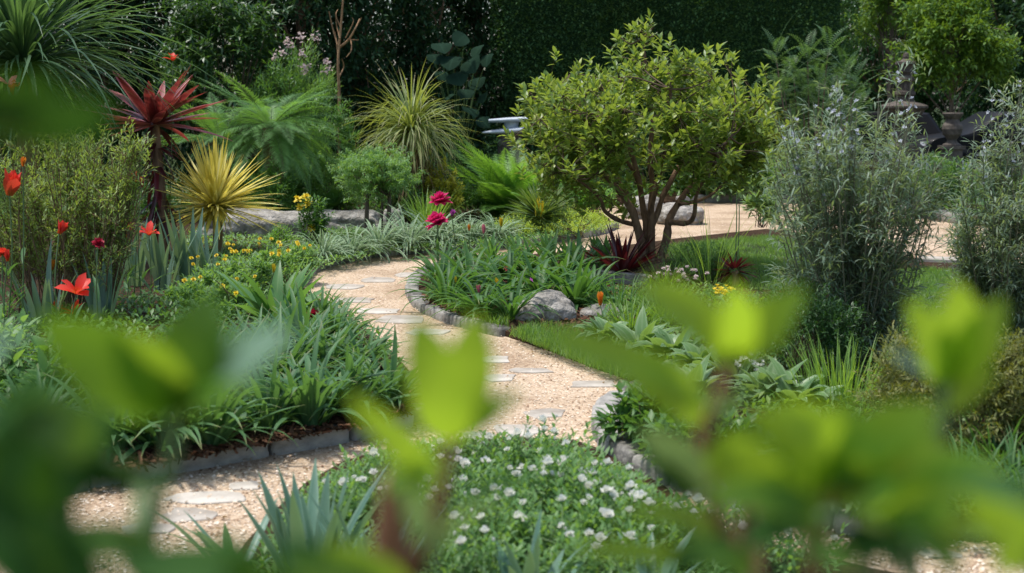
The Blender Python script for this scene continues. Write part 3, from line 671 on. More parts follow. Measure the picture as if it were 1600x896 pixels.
def frond(mb, r, P, phi, th, L, bend, npin, pl, pw, ang=65, droop=0.3, prof='lance', lift=0.15, taper=None, rachis=0.004, m=0, mr=1, bp=1.0, segs=2):
    n = 14; C = [np.array(P, float)]; Ts, Ns = [], []
    T0 = dirs(np.array([phi]), np.array([th]))[0]; S = np.array([-math.sin(phi), math.cos(phi), 0]); N0 = np.cross(T0, S)
    tw = r.normal(0, 0.15)
    for i in range(n):
        b = bend * ((i + .5) / n) ** bp
        C.append(C[-1] + (T0 * math.cos(b) - N0 * math.sin(b)) * L / n)
    C = np.array(C); t = np.linspace(0.10, 0.99, npin); s = t * n; i0 = np.minimum(s.astype(int), n - 1)
    X = C[i0] + (C[i0 + 1] - C[i0]) * (s - i0)[:, None]
    b = bend * t ** bp
    T = T0[None] * np.cos(b)[:, None] - N0[None] * np.sin(b)[:, None]; N = N0[None] * np.cos(b)[:, None] + T0[None] * np.sin(b)[:, None]
    S2 = S[None] * math.cos(tw) + N * math.sin(tw)
    ln = pl * (taper(t) if taper else np.clip(np.sin(math.pi * t ** 0.75) ** 0.8, 0.08, 1)) * r.uniform(0.9, 1.1, npin)
    a = np.radians(ang - 25 * t)[:, None]
    for sg in (1, -1):
        D = T * np.cos(a) + sg * S2 * np.sin(a) + N * lift
        blades(mb, X, D, ln, pw * np.clip(ln / pl, 0.45, 1), droop * r.uniform(0.5, 1.5, npin), segs, prof, 0.0, 0.0, 1.0, m, N)
    if rachis: tube(mb, C, np.linspace(rachis, rachis * 0.3, n + 1), 3, mr)
    return C

# flowers --------------------------------------------------------------
def petals(mb, r, c, axis, n, L, W, open_=(35, 60), bend=0.4, prof='petal', rows=1, m=0, fold=0.3, segs=4):
    axis = norm(np.asarray(axis, float)[None]); U, Vv = perp(axis)
    for q in range(rows):
        k = n; az = np.arange(k) * 6.283 / k + q * 3.1415 / k + r.normal(0, 0.12, k)
        o = np.radians(open_[0] + (open_[1] - open_[0]) * (q / max(1, rows - 1)) + r.normal(0, 6, k))[:, None]
        T = axis * np.cos(o) + (U * np.cos(az)[:, None] + Vv * np.sin(az)[:, None]) * np.sin(o)
        Nn = axis * np.sin(o) - (U * np.cos(az)[:, None] + Vv * np.sin(az)[:, None]) * np.cos(o)
        blades(mb, np.broadcast_to(np.asarray(c, float), (k, 3)), T, L * r.uniform(0.85, 1.1, k), W, bend, segs, prof, fold, r.normal(0, 0.1, k), 1.0, m, Nn)
def flower_plant(name, label, base, head, petal, kind='lily', size=0.09, group=None, stemmat='stem', leaves=3, seed=1, cat="flower"):
    """a stemmed flower: base and head are points of the place"""
    r = RG(seed); base = np.asarray(base, float); head = np.asarray(head, float); h = head - base
    t = thing(name, label, cat, tuple(base), 0, group)
    s = MB(); mid = h * 0.55 + np.array([r.normal(0, 0.02), r.normal(0, 0.02), 0])
    tube(s, smooth_path([np.zeros(3), mid, h], 9), np.linspace(0.006, 0.004, 9), 5); s.build('stem', M[stemmat], t)
    if leaves:
        f = MB(); k = leaves; z = r.uniform(0.0, 0.45, k)
        blades(f, z[:, None] * h[None], dirs(r.uniform(0, 6.28, k), r.uniform(0.7, 1.3, k)), 0.22 * r.uniform(0.7, 1.2, k), 0.03, r.uniform(0.4, 1.2, k), 5, 'lance', 0.4)
        f.build('leaves', M['strap_blue' if kind != 'daisy' else 'mid'], t)
    p = MB(); ax = np.array([r.normal(0, 0.3), r.normal(-0.25, 0.25), 1.0])
    if kind == 'lily':
        petals(p, r, h, ax, 3, size, size * 0.55, (28, 28), 0.5, rows=1); petals(p, r, h, ax, 3, size * 1.02, size * 0.6, (48, 48), 0.7, rows=1)
    elif kind == 'tulip':
        petals(p, r, h, ax, 6, size, size * 0.62, (16, 34), -0.35, rows=2)
    elif kind == 'peony':
        petals(p, r, h, ax, 9, size * 0.62, size * 0.42, (10, 85), 0.25, rows=5, fold=0.4)
    elif kind == 'bud':
        petals(p, r, h, (0, 0, 1), 5, size, size * 0.5, (10, 18), -0.45, rows=2)
    elif kind == 'daisy':
        petals(p, r, h, ax, 12, size * 0.5, size * 0.16, (70, 80), 0.1, rows=2, fold=0)
    elif kind == 'cluster':
        for _ in range(26):
            c = h + r.normal(0, size * 0.35, 3) * np.array([1, 1, 0.5]); petals(p, r, c, (r.normal(0, .3), r.normal(0, .3), 1), 5, size * 0.22, size * 0.16, (50, 60), 0.2)
    p.build('flower', M[petal], t)
    return t

# ------------------------------------------------------------------ hedge, trees and shrubs behind the garden
def hedge(label, x0, x1, y, h, depth, nleaf, seed, mat='hedge'):
    r = RG(seed); t = thing('clipped_hedge', label, 'hedge', ((x0 + x1) / 2, y + depth / 2, 0)); w = x1 - x0
    c = MB(); g = 24
    box(c, (0, 0.15, h / 2), (w - 0.5, depth - 0.6, h - 0.3)); c.build('backing_box', M['conifer'], t)  # plain dark box backing the leaves, not modelled branches
    f = MB(); n = nleaf
    X = r.uniform(-w / 2, w / 2, n); Z = r.uniform(0, h, n)
    bump = np.array([0.22 * nz((a, 0, b), 0.8, seed) + 0.16 * nz((a, 2, b), 2.2, seed) for a, b in zip(X, Z)])
    P = np.c_[X, -depth / 2 + bump + r.exponential(0.06, n), Z]
    nt = n // 5
    P2 = np.c_[r.uniform(-w / 2, w / 2, nt), r.uniform(-depth / 2, depth / 2, nt), h + r.normal(0, 0.06, nt)]
    P = np.concatenate([P, P2]); k = len(P)
    T = norm(np.c_[r.normal(0, 0.7, k), r.normal(-0.7, 0.5, k), r.normal(0.25, 0.6, k)])
    blades(f, P, T, 0.075 * r.uniform(0.6, 1.3, k), 0.038 * r.uniform(0.7, 1.3, k), 0.4, 2, 'oval', 0.2); f.build('foliage', M[mat], t)
    return t
hedge("tall clipped dark green hedge wall behind the round tree", A(765, 100, 26)[0], A(1345, 100, 26)[0], 26.2, 5.6, 2.0, 60000, 61)

def big_tree(name, label, loc, seed, c, rad, ntip, m, L, W, mat, trunk_r=0.14, clumps=70, cs=0.13, group=None, nbr=30, prof='lance', ang=(85, 40), shell=(0.45, 1.0), bark='bark', tl=0.25, zmin=-0.8, up=None):
    r = RG(seed); t = thing(name, label, 'tree', loc, 0, group)
    P, D = crown_tips(r, ntip, c, rad, clumps, cs, shell, zmin)
    P[:, 2] = np.maximum(P[:, 2], 0.1)
    if up is not None: D = norm(D * (1 - abs(up)) + np.array([0, 0, up]))
    f = MB(); twig_leaves(f, r, P, D, m, tl, L, W, ang, prof, 0.35, 0.2, 2); f.build('crown', M[mat], t)
    s = MB(); top = np.array(c) + np.array([0, 0, rad[2] * 0.5])
    trunk = smooth_path([np.array([0, 0, -0.1]), np.array(c) * 0.5 + r.normal(0, 0.04, 3), top], 10)
    tube(s, trunk, np.linspace(trunk_r, trunk_r * 0.3, 10), 9)
    for i in r.choice(len(P), min(nbr, len(P)), replace=False):
        q = trunk[int(r.integers(4, 9))]; tube(s, smooth_path([q, (q + P[i]) / 2 + np.array([0, 0, 0.08 * rad[2]]), P[i]], 6), np.linspace(trunk_r * 0.28, 0.006, 6), 5)
    s.build('trunk', M[bark], t)
    return t
# dark trees standing left of the hedge; their lower boughs reach the ground
DT = [(470, 24.5, 2.6, 1.5, 3.2, 'dark conifer behind the pale flowering shrub'), (560, 25.5, 2.7, 1.6, 3.4, 'dark evergreen tree behind the bare dead branches'),
      (660, 26.5, 2.6, 1.5, 3.4, 'dark evergreen tree behind the large round leaves'), (745, 28.0, 2.5, 1.4, 3.3, 'dark evergreen tree in the gap at the left end of the hedge'),
      (300, 24.5, 2.7, 1.7, 3.3, 'dark evergreen tree behind the glossy broadleaf shrub'), (150, 24.0, 2.6, 1.7, 3.2, 'dark tree behind the large arching grass'), (20, 23.5, 2.6, 1.7, 3.2, 'dark tree at the extreme left behind the arching grass')]
for i, (px, d, hc, rx, rz, lab) in enumerate(DT):
    x = A(px, 100, d)[0]
    big_tree('evergreen_tree', lab, (x, d, 0), 70 + i, (0, 0, hc), (rx, 1.3, rz), 2600, 7, 0.13, 0.05, 'conifer', 0.16, 110, 0.12, 'dark trees along the back', 20, shell=(0.6, 1.0), up=-0.15)
# right side: trees behind the fountain
p = A(1490, 75, 31); big_tree('maple_tree', "bright green round maple with a thin grey trunk beside the stone fountain", (p[0], 31, 0), 90, (0, 0, p[2] + 0.05), (1.3, 1.1, 1.22), 1500, 7, 0.14, 0.065, 'maple', 0.075, 48, 0.15, None, 30, shell=(0.5, 1.0), bark='bark_grey', up=-0.2, zmin=-0.6)
p = A(1392, 30, 35); big_tree('maple_tree', "light green feathery tree rising behind the top of the stone fountain", (p[0], 35, 0), 91, (0, 0, p[2] + .2), (1.15, 1.0, 1.3), 1100, 7, 0.12, 0.05, 'maple', 0.08, 45, 0.15, None, 25, bark='bark_grey', zmin=-0.6)
for i, (px, d, hc, rx, rz, mt, lab) in enumerate([(1590, 40, 3.4, 1.9, 3.6, 'conifer', 'dark tree at the far right edge behind the black car'), (1450, 44, 3.4, 2.4, 3.8, 'conifer', 'dark tree behind the bright green maple'),
      (1375, 43, 3.2, 2.0, 3.8, 'hedge', 'dark tree between the hedge end and the stone fountain'), (1560, 46, 4.2, 2.0, 3.6, 'mid', 'mid green tree showing above the maple at upper right'), (1680, 38, 3.4, 1.9, 3.6, 'conifer', 'dark tree beyond the right picture edge behind the car')]):
    x = A(px, 100, d)[0]
    big_tree('evergreen_tree', lab, (x, d, 0), 95 + i, (0, 0, hc), (rx, 1.4, rz), 2200, 7, 0.17, 0.075, mt, 0.2, 90, 0.13, 'trees behind the driveway', 18, shell=(0.55, 1.0))
# one continuous dark belt far behind everything, closing the gaps
r = RG(7); n = 60000; X = r.uniform(-26, 40, n); Z = r.uniform(0, 9.5, n)
bump = np.array([1.1 * nz((a, 0, b), 0.5, 3) + 0.5 * nz((a, 2, b), 1.4, 3) for a, b in zip(X, Z)])
mb = MB(); blades(mb, np.c_[X, 50 + bump + r.exponential(0.4, n), Z], norm(np.c_[r.normal(0, .8, n), r.normal(-.6, .5, n), r.normal(0, .7, n)]), 0.34 * r.uniform(.6, 1.3, n), 0.19, 0.4, 2, 'oval', 0.2)
stuff(mb.build('woodland', M['conifer']), "dark dense woodland closing the view behind the garden", "woodland")

# glossy broadleaf shrub upper left, big shaded leaves, dead branches
p = A(350, 60, 21.6); shrub('rhododendron', "dark glossy broadleaf shrub above the red spiky rosette", 'shrub', (p[0], 21.6, 0), 101, (0, 0, 2.15), (1.05, 0.8, 1.2), 1000, 8, 0.12, 0.12, 0.042, 'rhodo', clumps=55, cs=0.14, nst=40, sr=0.02, ang=(85, 45), prof='lance')
p = A(440, 75, 20.5); shrub('feathery_shrub', "fine green shrub left of the pale flower heads", 'shrub', (p[0], 21, 0), 102, (0, 0, 1.6), (0.5, 0.5, 0.9), 300, 8, 0.14, 0.10, 0.02, 'mid', nst=20)
t = thing('large_leaf_plant', "plant with big round shaded leaves in front of the dark trees", 'plant', (A(712, 100, 23.5)[0], 23.5, 0)); f = MB(); s = MB(); r = RG(103)
for px, py, w in [(690, 72, 40), (720, 60, 36), (745, 78, 36), (705, 95, 44), (735, 100, 46), (760, 92, 34), (680, 90, 34), (715, 120, 44), (745, 128, 38), (690, 118, 34), (728, 145, 34), (705, 150, 30), (755, 150, 34), (735, 172, 40), (690, 168, 34), (712, 190, 36), (755, 190, 34)]:
    q = A(px, py, 23.2 + r.uniform(-.3, .3)) - np.array(t.location); W = w * .78 * mpp(23.5)
    N = norm(np.array([[r.normal(0, .3), -0.45, 0.9]]))[0]; T = np.array([r.normal(0, 0.6), -0.5, -0.55])
    T = norm((T - N * T.dot(N))[None])[0]
    blades(f, [q - T * W * 0.45], [T], W * 0.95, W * 1.05, 0.6, 7, 'oval', 0.15, r.normal(0, .3), 1, 0, [N], 0.1)
    tube(s, smooth_path([np.array([r.normal(0, .1), 0, 0]), np.array([q[0] * .4, 0.1, q[2] * .6]), q - T * W * 0.4], 7), np.linspace(0.014, 0.006, 7), 5)
f.build('leaves', M['gunnera'], t); s.build('stalk', M['stem'], t)
t = thing('bare_shrub', "bare brown dead branches standing in front of the dark trees", 'dead shrub', (A(530, 150, 20.5)[0], 20.5, 0)); s = MB(); o = np.array(t.location)
for pts, w in [([(531, 300), (530, 150), (528, 100), (531, 60), (536, 0), (536, -30)], 3.0), ([(529, 100), (527, 70), (520, 45), (514, 18)], 2.2), ([(530, 75), (545, 62), (555, 45), (562, 30)], 2.4), ([(545, 62), (560, 63)], 1.2), ([(555, 45), (565, 28)], 1.4),
    ([(530, 120), (537, 105), (534, 92)], 1.6), ([(548, 62), (549, 78), (541, 90)], 1.4), ([(533, 45), (525, 25), (528, 15)], 1.3), ([(540, 60), (552, 35), (550, 28)], 1.2), ([(527, 70), (523, 50)], 1.2), ([(531, 60), (526, 40), (524, 20)], 1.3)]:
    r_ = RG(int(w * 100 + pts[0][1])); P = np.array([A(x, y, 20.5 + r_.normal(0, 0.06)) for x, y in pts]) - o
    tube(s, smooth_path(P, 14), np.linspace(w * mpp(20.5), w * 0.45 * mpp(20.5), 14) * 0.9, 6)
s.build('branches', M['deadwood'], t)
# pale flowering shrub with wispy stalks
p = A(468, 150, 21.3); t, P, D = shrub('flowering_shrub', "wispy green shrub with pale pink flower heads beside the dead branches", 'shrub', (p[0], 21.3, 0), 104, (0, 0, 1.55), (0.52, 0.45, 0.95), 420, 9, 0.2, 0.12, 0.012, 'soft', 'stem', clumps=40, cs=0.18, nst=50, sr=0.006, ang=(50, 20), up=0.5)
r = RG(105); o = np.array(t.location)
for px, py, w in [(448, 66, 8), (470, 60, 10), (493, 62, 12), (440, 85, 12), (472, 85, 12), (477, 105, 10), (510, 98, 8), (512, 110, 12), (428, 92, 8), (476, 112, 8), (455, 72, 8)]:
    f = MB(); c = A(px, py, 20.9) - o
    for _ in range(16): petals(f, r, c + r.normal(0, w * 0.4 * mpp(19.3), 3), (r.normal(0, .5), r.normal(-.3, .4), 1), 5, 0.03, 0.02, (50, 60), 0.2)
    f.build('flower_head', M['blush'], t)
# huge arching grass, upper left
t = thing('arching_grass', "huge clump of arching dark green blades at the upper left", 'ornamental grass', (A(35, 80, 14)[0], 14, 0)); r = RG(106); f = MB()
n = 480; phi = r.uniform(0, 6.28, n); th = np.radians(r.uniform(8, 88, n)); c = np.array([0, 0, A(35, 95, 14)[2] - 0.1])
blades(f, c + dirs(phi, th) * 0.08, dirs(phi, th), r.uniform(0.9, 2.1, n), r.uniform(0.024, 0.042, n), r.uniform(0.5, 1.7, n), 10, 'strap', 0.35, r.normal(0, .2, n), 1.2)
n = 200; phi = r.uniform(0, 6.28, n); th = np.radians(r.uniform(-20, 30, n))
blades(f, c + dirs(phi, th) * 0.06, dirs(phi, th), r.uniform(0.6, 1.3, n), r.uniform(0.018, 0.028, n), r.uniform(0.5, 1.3, n), 8, 'strap', 0.3)
f.build('blades', M['pampas'], t); s = MB(); tube(s, [(0, 0, -.1), (0.02, 0, 0.9), c], [0.14, 0.11, 0.10], 10); s.build('trunk', M['thatch'], t)

# red cordyline
def spiky(name, label, cat, loc, seed, n, L, W, mat, crown_z, th=(-35, 88), bend=(-0.05, 0.35), trunk=0.05, trunkmat='thatch', prof='sword', fold=0.3, extra=None, cbias=0.0, r0=0.05, bp=1.0, lsc=(0.8, 1.1)):
    r = RG(seed); t = thing(name, label, cat, loc); f = MB(); c = np.array([0, 0, crown_z]); t.rotation_euler = (r.normal(0, .05), r.normal(0, .05), 0)
    phi = r.uniform(0, 6.28, n) + r.normal(0, .35) ; phi = phi + .35 * np.sin(phi * 2 + seed); s0, s1 = math.sin(R(th[0])), math.sin(R(th[1])); th_ = np.arcsin(r.uniform(s0, s1, n))
    d = dirs(phi, th_)
    blades(f, c + d * r0, d, L * r.uniform(*lsc, n), W * r.uniform(0.8, 1.15, n), r.uniform(*bend, n), 6, prof, fold, r.normal(0, .15, n), bp)
    f.build('leaves', M[mat], t)
    if trunk:
        s = MB(); tube(s, smooth_path([(0, 0, -0.1), (0.02, 0.0, crown_z * 0.5), c], 9), np.linspace(trunk * 1.15, trunk, 9), 9); s.build('trunk', M[trunkmat], t)
    return t
p = A(250, 196, 15); t = spiky('cordyline', "tall red and pink sword leaved rosette on a stem behind the yellow one", 'cordyline', (p[0], 15, 0), 111, 44, 0.74, 0.128, 'cordyline', p[2], (-8, 88), (-0.1, 0.35), 0.0)
r = RG(112); f = MB(); n = 46; z = r.uniform(0.45, p[2], n); phi = r.uniform(0, 6.28, n)
blades(f, np.c_[np.cos(phi) * .05, np.sin(phi) * .05, z], dirs(phi, np.radians(r.uniform(-70, -15, n))), r.uniform(0.25, 0.5, n), 0.06, r.uniform(0.1, .5, n), 5, 'sword', 0.3)
f.build('hanging_leaves', M['bromeliad'], t); s = MB(); tube(s, [(0, 0, -.1), (.02, 0, .6), (0, 0, p[2])], [0.06, .055, .05], 9); s.build('trunk', M['bark'], t)
p = A(336, 322, 15.2); t = spiky('yucca', "bright yellow spherical burst of narrow spiky leaves", 'yucca', (p[0], 15.2, 0), 113, 340, 0.76, 0.042, 'yucca', p[2], (-22, 90), (-0.15, 0.4), 0.05, lsc=(0.62, 1.08))
r = RG(114); f = MB(); n = 16; phi = r.uniform(0, 6.28, n); blades(f, np.array([0, 0, p[2]]) + 0 * np.c_[phi, phi, phi], dirs(phi, np.radians(r.uniform(-25, 10, n))), r.uniform(0.3, 0.5, n), 0.026, r.uniform(0.8, 1.5, n), 8, 'sword', 0.3, 0, 0.6); f.build('drooping_leaves', M['yucca'], t)
p = A(848, 340, 17.5); t = spiky('striped_yucca', "small round spiky rosette with a yellow heart in front of the fern", 'yucca', (p[0], 17.5, 0), 115, 420, 0.46, 0.024, 'yucca_green', p[2], (-30, 90), (-0.05, 0.35), 0.05)
r = RG(116); f = MB(); n = 14; blades(f, np.array([0, -0.12, p[2] + 0.08]) + r.normal(0, .03, (n, 3)), dirs(r.uniform(0, 6.28, n), np.radians(r.uniform(75, 90, n))), r.uniform(0.16, 0.24, n), 0.024, 0.1, 4, 'sword', 0.3); f.build('heart_leaves', M['yellow'], t)
p = G(972, 440, 0.09); t = spiky('bromeliad', "dark maroon spiky rosette at the foot of the round tree", 'bromeliad', (p[0], p[1], 0.08), 117, 46, 0.46, 0.055, 'bromeliad', 0.06, (22, 88), (-0.05, 0.3), 0)
p = G(1146, 447, 0.09); t = spiky('bromeliad', "small dark red tufted rosette in the grass right of the round tree", 'bromeliad', (p[0], p[1], 0.08), 118, 60, 0.17, 0.03, 'bromeliad', 0.14, (-40, 88), (0, 0.5), 0.03, 'bark')
# tree fern / cycad
def fern_plant(name, label, loc, seed, n, L, crown_z, mat, th=(10, 70), bend=(0.7, 1.5), npin=44, pl=0.2, pw=0.018, ang=68, trunk=0.0, droop=0.3, lift=0.12, cat='fern', rach=0.005, bp=1.0, ls=(0.75, 1.1)):
    r = RG(seed); t = thing(name, label, cat, loc); f = MB()
    for i in range(n):
        frond(f, r, (0, 0, crown_z), i * 2.4 + r.normal(0, .2), R(r.uniform(*th)), L * r.uniform(*ls), r.uniform(*bend), npin, pl, pw, ang, droop, 'lance', lift, rachis=rach, bp=bp)
    f.build('fronds', [M[mat], M['stem']], t)
    if trunk:
        s = MB(); tube(s, [(0, 0, -.1), (0.03, 0, crown_z * .5), (0, 0, crown_z)], [trunk * 1.1, trunk, trunk], 10); s.build('trunk', M['bark'], t)
    return t
p = A(424, 200, 18.7); fern_plant('cycad', "large feathery cycad with arching green fronds behind the yellow rosette", (p[0], 18.7, 0), 121, 66, 1.34, p[2], 'cycad', (-22, 52), (0.35, 1.25), 66, 0.23, 0.0115, 62, 0.13, 0.6, 0.25, cat='cycad')
p = A(345, 225, 19.2); fern_plant('cycad', "smaller feathery cycad fronds showing left behind the large cycad", (p[0], 19.2, 0), 122, 30, 1.15, p[2], 'cycad', (10, 70), (0.4, 1.2), 60, 0.2, 0.0115, 62, 0.11, 0.6, 0.25, cat='cycad')
p = A(800, 312, 19.6); fern_plant('lady_fern', "big bright green fern left of the round tree", (p[0], 19.6, 0), 123, 80, 1.5, 0.12, 'fern', (14, 84), (0.35, 1.3), 50, 0.25, 0.025, 74, 0.0, 0.3, ls=(0.55, 1.1))
# curling blade palm-like plant with hanging skirt
p = A(632, 205, 19); t = spiky('grass_palm', "shaggy fountain of thin curling olive blades with a hanging skirt", 'grass palm', (p[0], 19, 0), 131, 520, 0.98, 0.020, 'nolina', p[2], (-20, 90), (0.3, 2.3), 0.10, 'thatch', 'strap', 0.3, bp=1.6, lsc=(0.6, 1.1))
r = RG(132); f = MB(); n = 220; phi = r.uniform(0, 6.28, n); z = p[2] - r.uniform(0.0, 0.35, n)
blades(f, np.c_[np.cos(phi) * .12, np.sin(phi) * .12, z], dirs(phi, np.radians(r.uniform(-75, -30, n))), r.uniform(0.5, 1.0, n), 0.015, r.uniform(0.1, 0.5, n), 6, 'strap', 0.2); f.build('dry_skirt', M['thatch'], t)
# light green weeping small tree with thin trunks
t = thing('weeping_tree', "small light green weeping tree on thin trunks before the long grey rock", 'tree', (A(588, 383, 16.9)[0], 16.9, 0)); o = np.array(t.location); r = RG(133)
f = MB(); Ps = []
for cx, cy_, sx, sy, n in [(565, 262, 30, 14, 150), (595, 250, 34, 12, 160), (620, 275, 26, 16, 140), (570, 292, 24, 14, 100), (600, 288, 30, 12, 110), (545, 270, 14, 12, 50)]:
    for _ in range(n): Ps.append(A(cx + r.normal(0, sx * .6), cy_ + r.normal(0, sy * .7), 16.9 + r.normal(0, 0.28)) - o)
Ps = np.array(Ps); D = norm(np.c_[r.normal(0, .8, len(Ps)), r.normal(0, .6, len(Ps)), r.normal(-.2, .35, len(Ps))])
twig_leaves(f, r, Ps, D, 9, 0.13, 0.05, 0.014, (60, 25), 'lance', 0.2, 0.2, 2, opp=True); f.build('crown', M['soft'], t)
for a in ([(572, 383), (573, 330), (574, 290), (568, 262)], [(606, 383), (608, 320), (607, 290), (602, 258)], [(596, 380), (597, 320), (600, 280)]):
    s = MB(); P = np.array([A(x, y, 16.9) for x, y in a]) - o; P[0, 2] = 0.0; tube(s, smooth_path(P, 9), np.linspace(0.034 if a[0][0] != 596 else .018, 0.014, 9), 7); s.build('trunk', M['bark_grey'], t)
s = MB(); stems_to(s, r, Ps, np.array(A(600, 300, 16.9) - o), 50, 0.008, 0.002, 0.1); s.build('twigs', M['bark_grey'], t)

# feathery upright shrub with compound leaves, right of the round tree
p = A(1270, 200, 20.5); t = thing('sumac', "upright feathery leaved shrub between the round tree and the stone fountain", 'shrub', (p[0], 20.5, 0)); r = RG(141); f = MB(); s = MB(); o = np.array(t.location)
for i, (px, py) in enumerate([(1213, 70), (1262, 75), (1293, 65), (1240, 95), (1320, 100), (1225, 120), (1280, 110), (1335, 120), (1255, 135), (1305, 135), (1210, 150), (1340, 160), (1275, 160), (1235, 175), (1310, 175), (1260, 200), (1200, 190), (1330, 200)]):
    c = A(px, py + 22, 20.5 + r.normal(0, .25)) - o
    for k in range(16):
        frond(f, r, c + np.array([0, 0, .12 - .03 * k]), k * 2.4 + i, R(80 - 6.0 * k), r.uniform(0.36, 0.6), r.uniform(.6, 1.5), 15, 0.10, 0.017, 74, 0.2, 'lance', 0.1, rachis=0.003)
    tube(s, smooth_path([np.array([r.normal(0, .08), 0, 0]), np.array([c[0] * .6, c[1] * .6, c[2] * .5]), c], 8), np.linspace(.022, .008, 8), 5)
f.build('foliage', [M['sumac'], M['stem']], t); s.build('stem', M['bark_grey'], t)

# ------------------------------------------------------------------ the round many stemmed tree
TD = 14.25
tb = G(1012, 428, 0.06); TD = tb[1]
t = thing('broadleaf_tree', "round crowned small tree with forked brown trunks and yellow green leaves", 'tree', tuple(tb)); r = RG(151)
nodes = []; s = MB()
LIMBS = [([(1006, 430), (1002, 385), (994, 345), (976, 312), (952, 282), (918, 250), (885, 215)], 9.5, -0.25), ([(1011, 430), (1010, 372), (1006, 320), (998, 280), (984, 230), (970, 175), (960, 130)], 8.5, 0.2),
    ([(1019, 430), (1018, 360), (1019, 300), (1016, 240), (1020, 180), (1012, 120), (1004, 60)], 8.0, 0.0), ([(1021, 430), (1040, 378), (1046, 345), (1057, 322), (1082, 290), (1106, 268), (1135, 235), (1160, 200)], 9.0, 0.1),
    ([(1046, 347), (1074, 349), (1086, 335), (1090, 302), (1108, 268), (1140, 215)], 6.0, -0.35), ([(995, 352), (970, 345), (945, 330), (938, 312), (915, 290), (880, 270)], 5.5, -0.3),
    ([(1018, 352), (1038, 305), (1060, 262), (1082, 222), (1100, 170), (1110, 130)], 6.5, 0.35), ([(1003, 382), (988, 322), (962, 276), (935, 225), (915, 175)], 6.5, 0.45), ([(1012, 340), (1030, 270), (1045, 200), (1050, 140)], 5.5, -0.45),
    ([(1000, 300), (985, 260), (950, 220), (900, 180), (860, 165)], 4.5, -0.5), ([(1060, 320), (1100, 310), (1140, 280), (1175, 240)], 4.0, 0.4)]
for pts, w, dy in LIMBS:
    k = len(pts); P = np.array([A(x, y, TD + dy * 1.6 * (i / (k - 1)) ** 1.1) for i, (x, y) in enumerate(pts)]) - tb
    if pts[0][1] > 425: P[0, 2] = -0.06
    Q = smooth_path(P, 26); Q += np.array([[nz(q, 4, w) * .02, nz(q, 4, w + 5) * .02, 0] for q in Q])
    wr = np.linspace(w * .8, w * 0.24, 26) * mpp(TD) * (1 + 0.06 * r.normal(0, 1, 26))
    if pts[0][1] > 425: wr[:3] *= np.array([1.5, 1.25, 1.1])
    q = MB(); tube(q, Q, wr, 10); q.build('trunk' if pts[0][1] > 425 else 'limb', M['bark'], t)
    nodes += [x for x in Q[9:]]
nodes = np.array(nodes)
cc = A(1016, 205, TD) - tb; RX, RZ = 186 * mpp(TD), 106 * mpp(TD)
clc = []
while len(clc) < 165:
    d = norm(r.normal(0, 1, (1, 3)))[0]
    if d[2] < -0.62: continue
    k = r.uniform(0.4, 1.0) ** 0.5 * (1 + 0.05 * nz(d, 2.2, 9)) / (np.linalg.norm(d, ord=2.9))
    clc.append(cc + d * np.array([RX, RX * 0.9, RZ * (1.0 if d[2] > 0 else 0.95)]) * k)
nd0 = len(clc)
for px, py, n_ in [(985, 50, 1), (1005, 44, 1), (1022, 56, 1), (996, 62, 1), (972, 60, 1)]:
    for _ in range(n_): clc.append(A(px, py, TD + r.normal(0, .05)) - tb)
for px, py in [(930, 300), (955, 312), (900, 285), (1150, 275), (1130, 262), (1170, 240), (870, 270), (850, 250), (845, 190), (835, 150), (1205, 150), (1195, 200)]:
    clc.append(A(px, py, TD + r.normal(0, .2)) - tb)
clc = np.array(clc)
idx = np.r_[r.integers(0, nd0, 1280), np.arange(nd0, nd0 + 5).repeat(3), np.arange(nd0 + 5, len(clc)).repeat(9)]
P = clc[idx] + r.normal(0, 0.115, (len(idx), 3)) * np.where((idx >= nd0) & (idx < nd0 + 5), .5, 1.0)[:, None]; D = norm(norm(P - cc * np.array([1, 1, .7])) * 0.8 + np.array([0, 0, 1.0]) + r.normal(0, .33, (len(idx), 3)))
f = MB(); twig_leaves(f, r, P, D, 9, 0.12, 0.092, 0.040, (78, 25), 'lance', 0.25, 0.35, 3); f.build('crown', M['tree'], t)
q = MB()
for c in clc:
    dd = np.linalg.norm(nodes - c, axis=1) + np.maximum(0, nodes[:, 2] - c[2]) * 2; b = nodes[int(dd.argmin())]
    tube(q, smooth_path([b, (b + c) / 2 + r.normal(0, .04, 3), c], 7), np.linspace(.011, .004, 7), 5)
for c, pnt in zip(clc[idx], P): tube(q, [c, pnt], [.004, .0025], 3)
q.build('twigs', M['twig'], t)

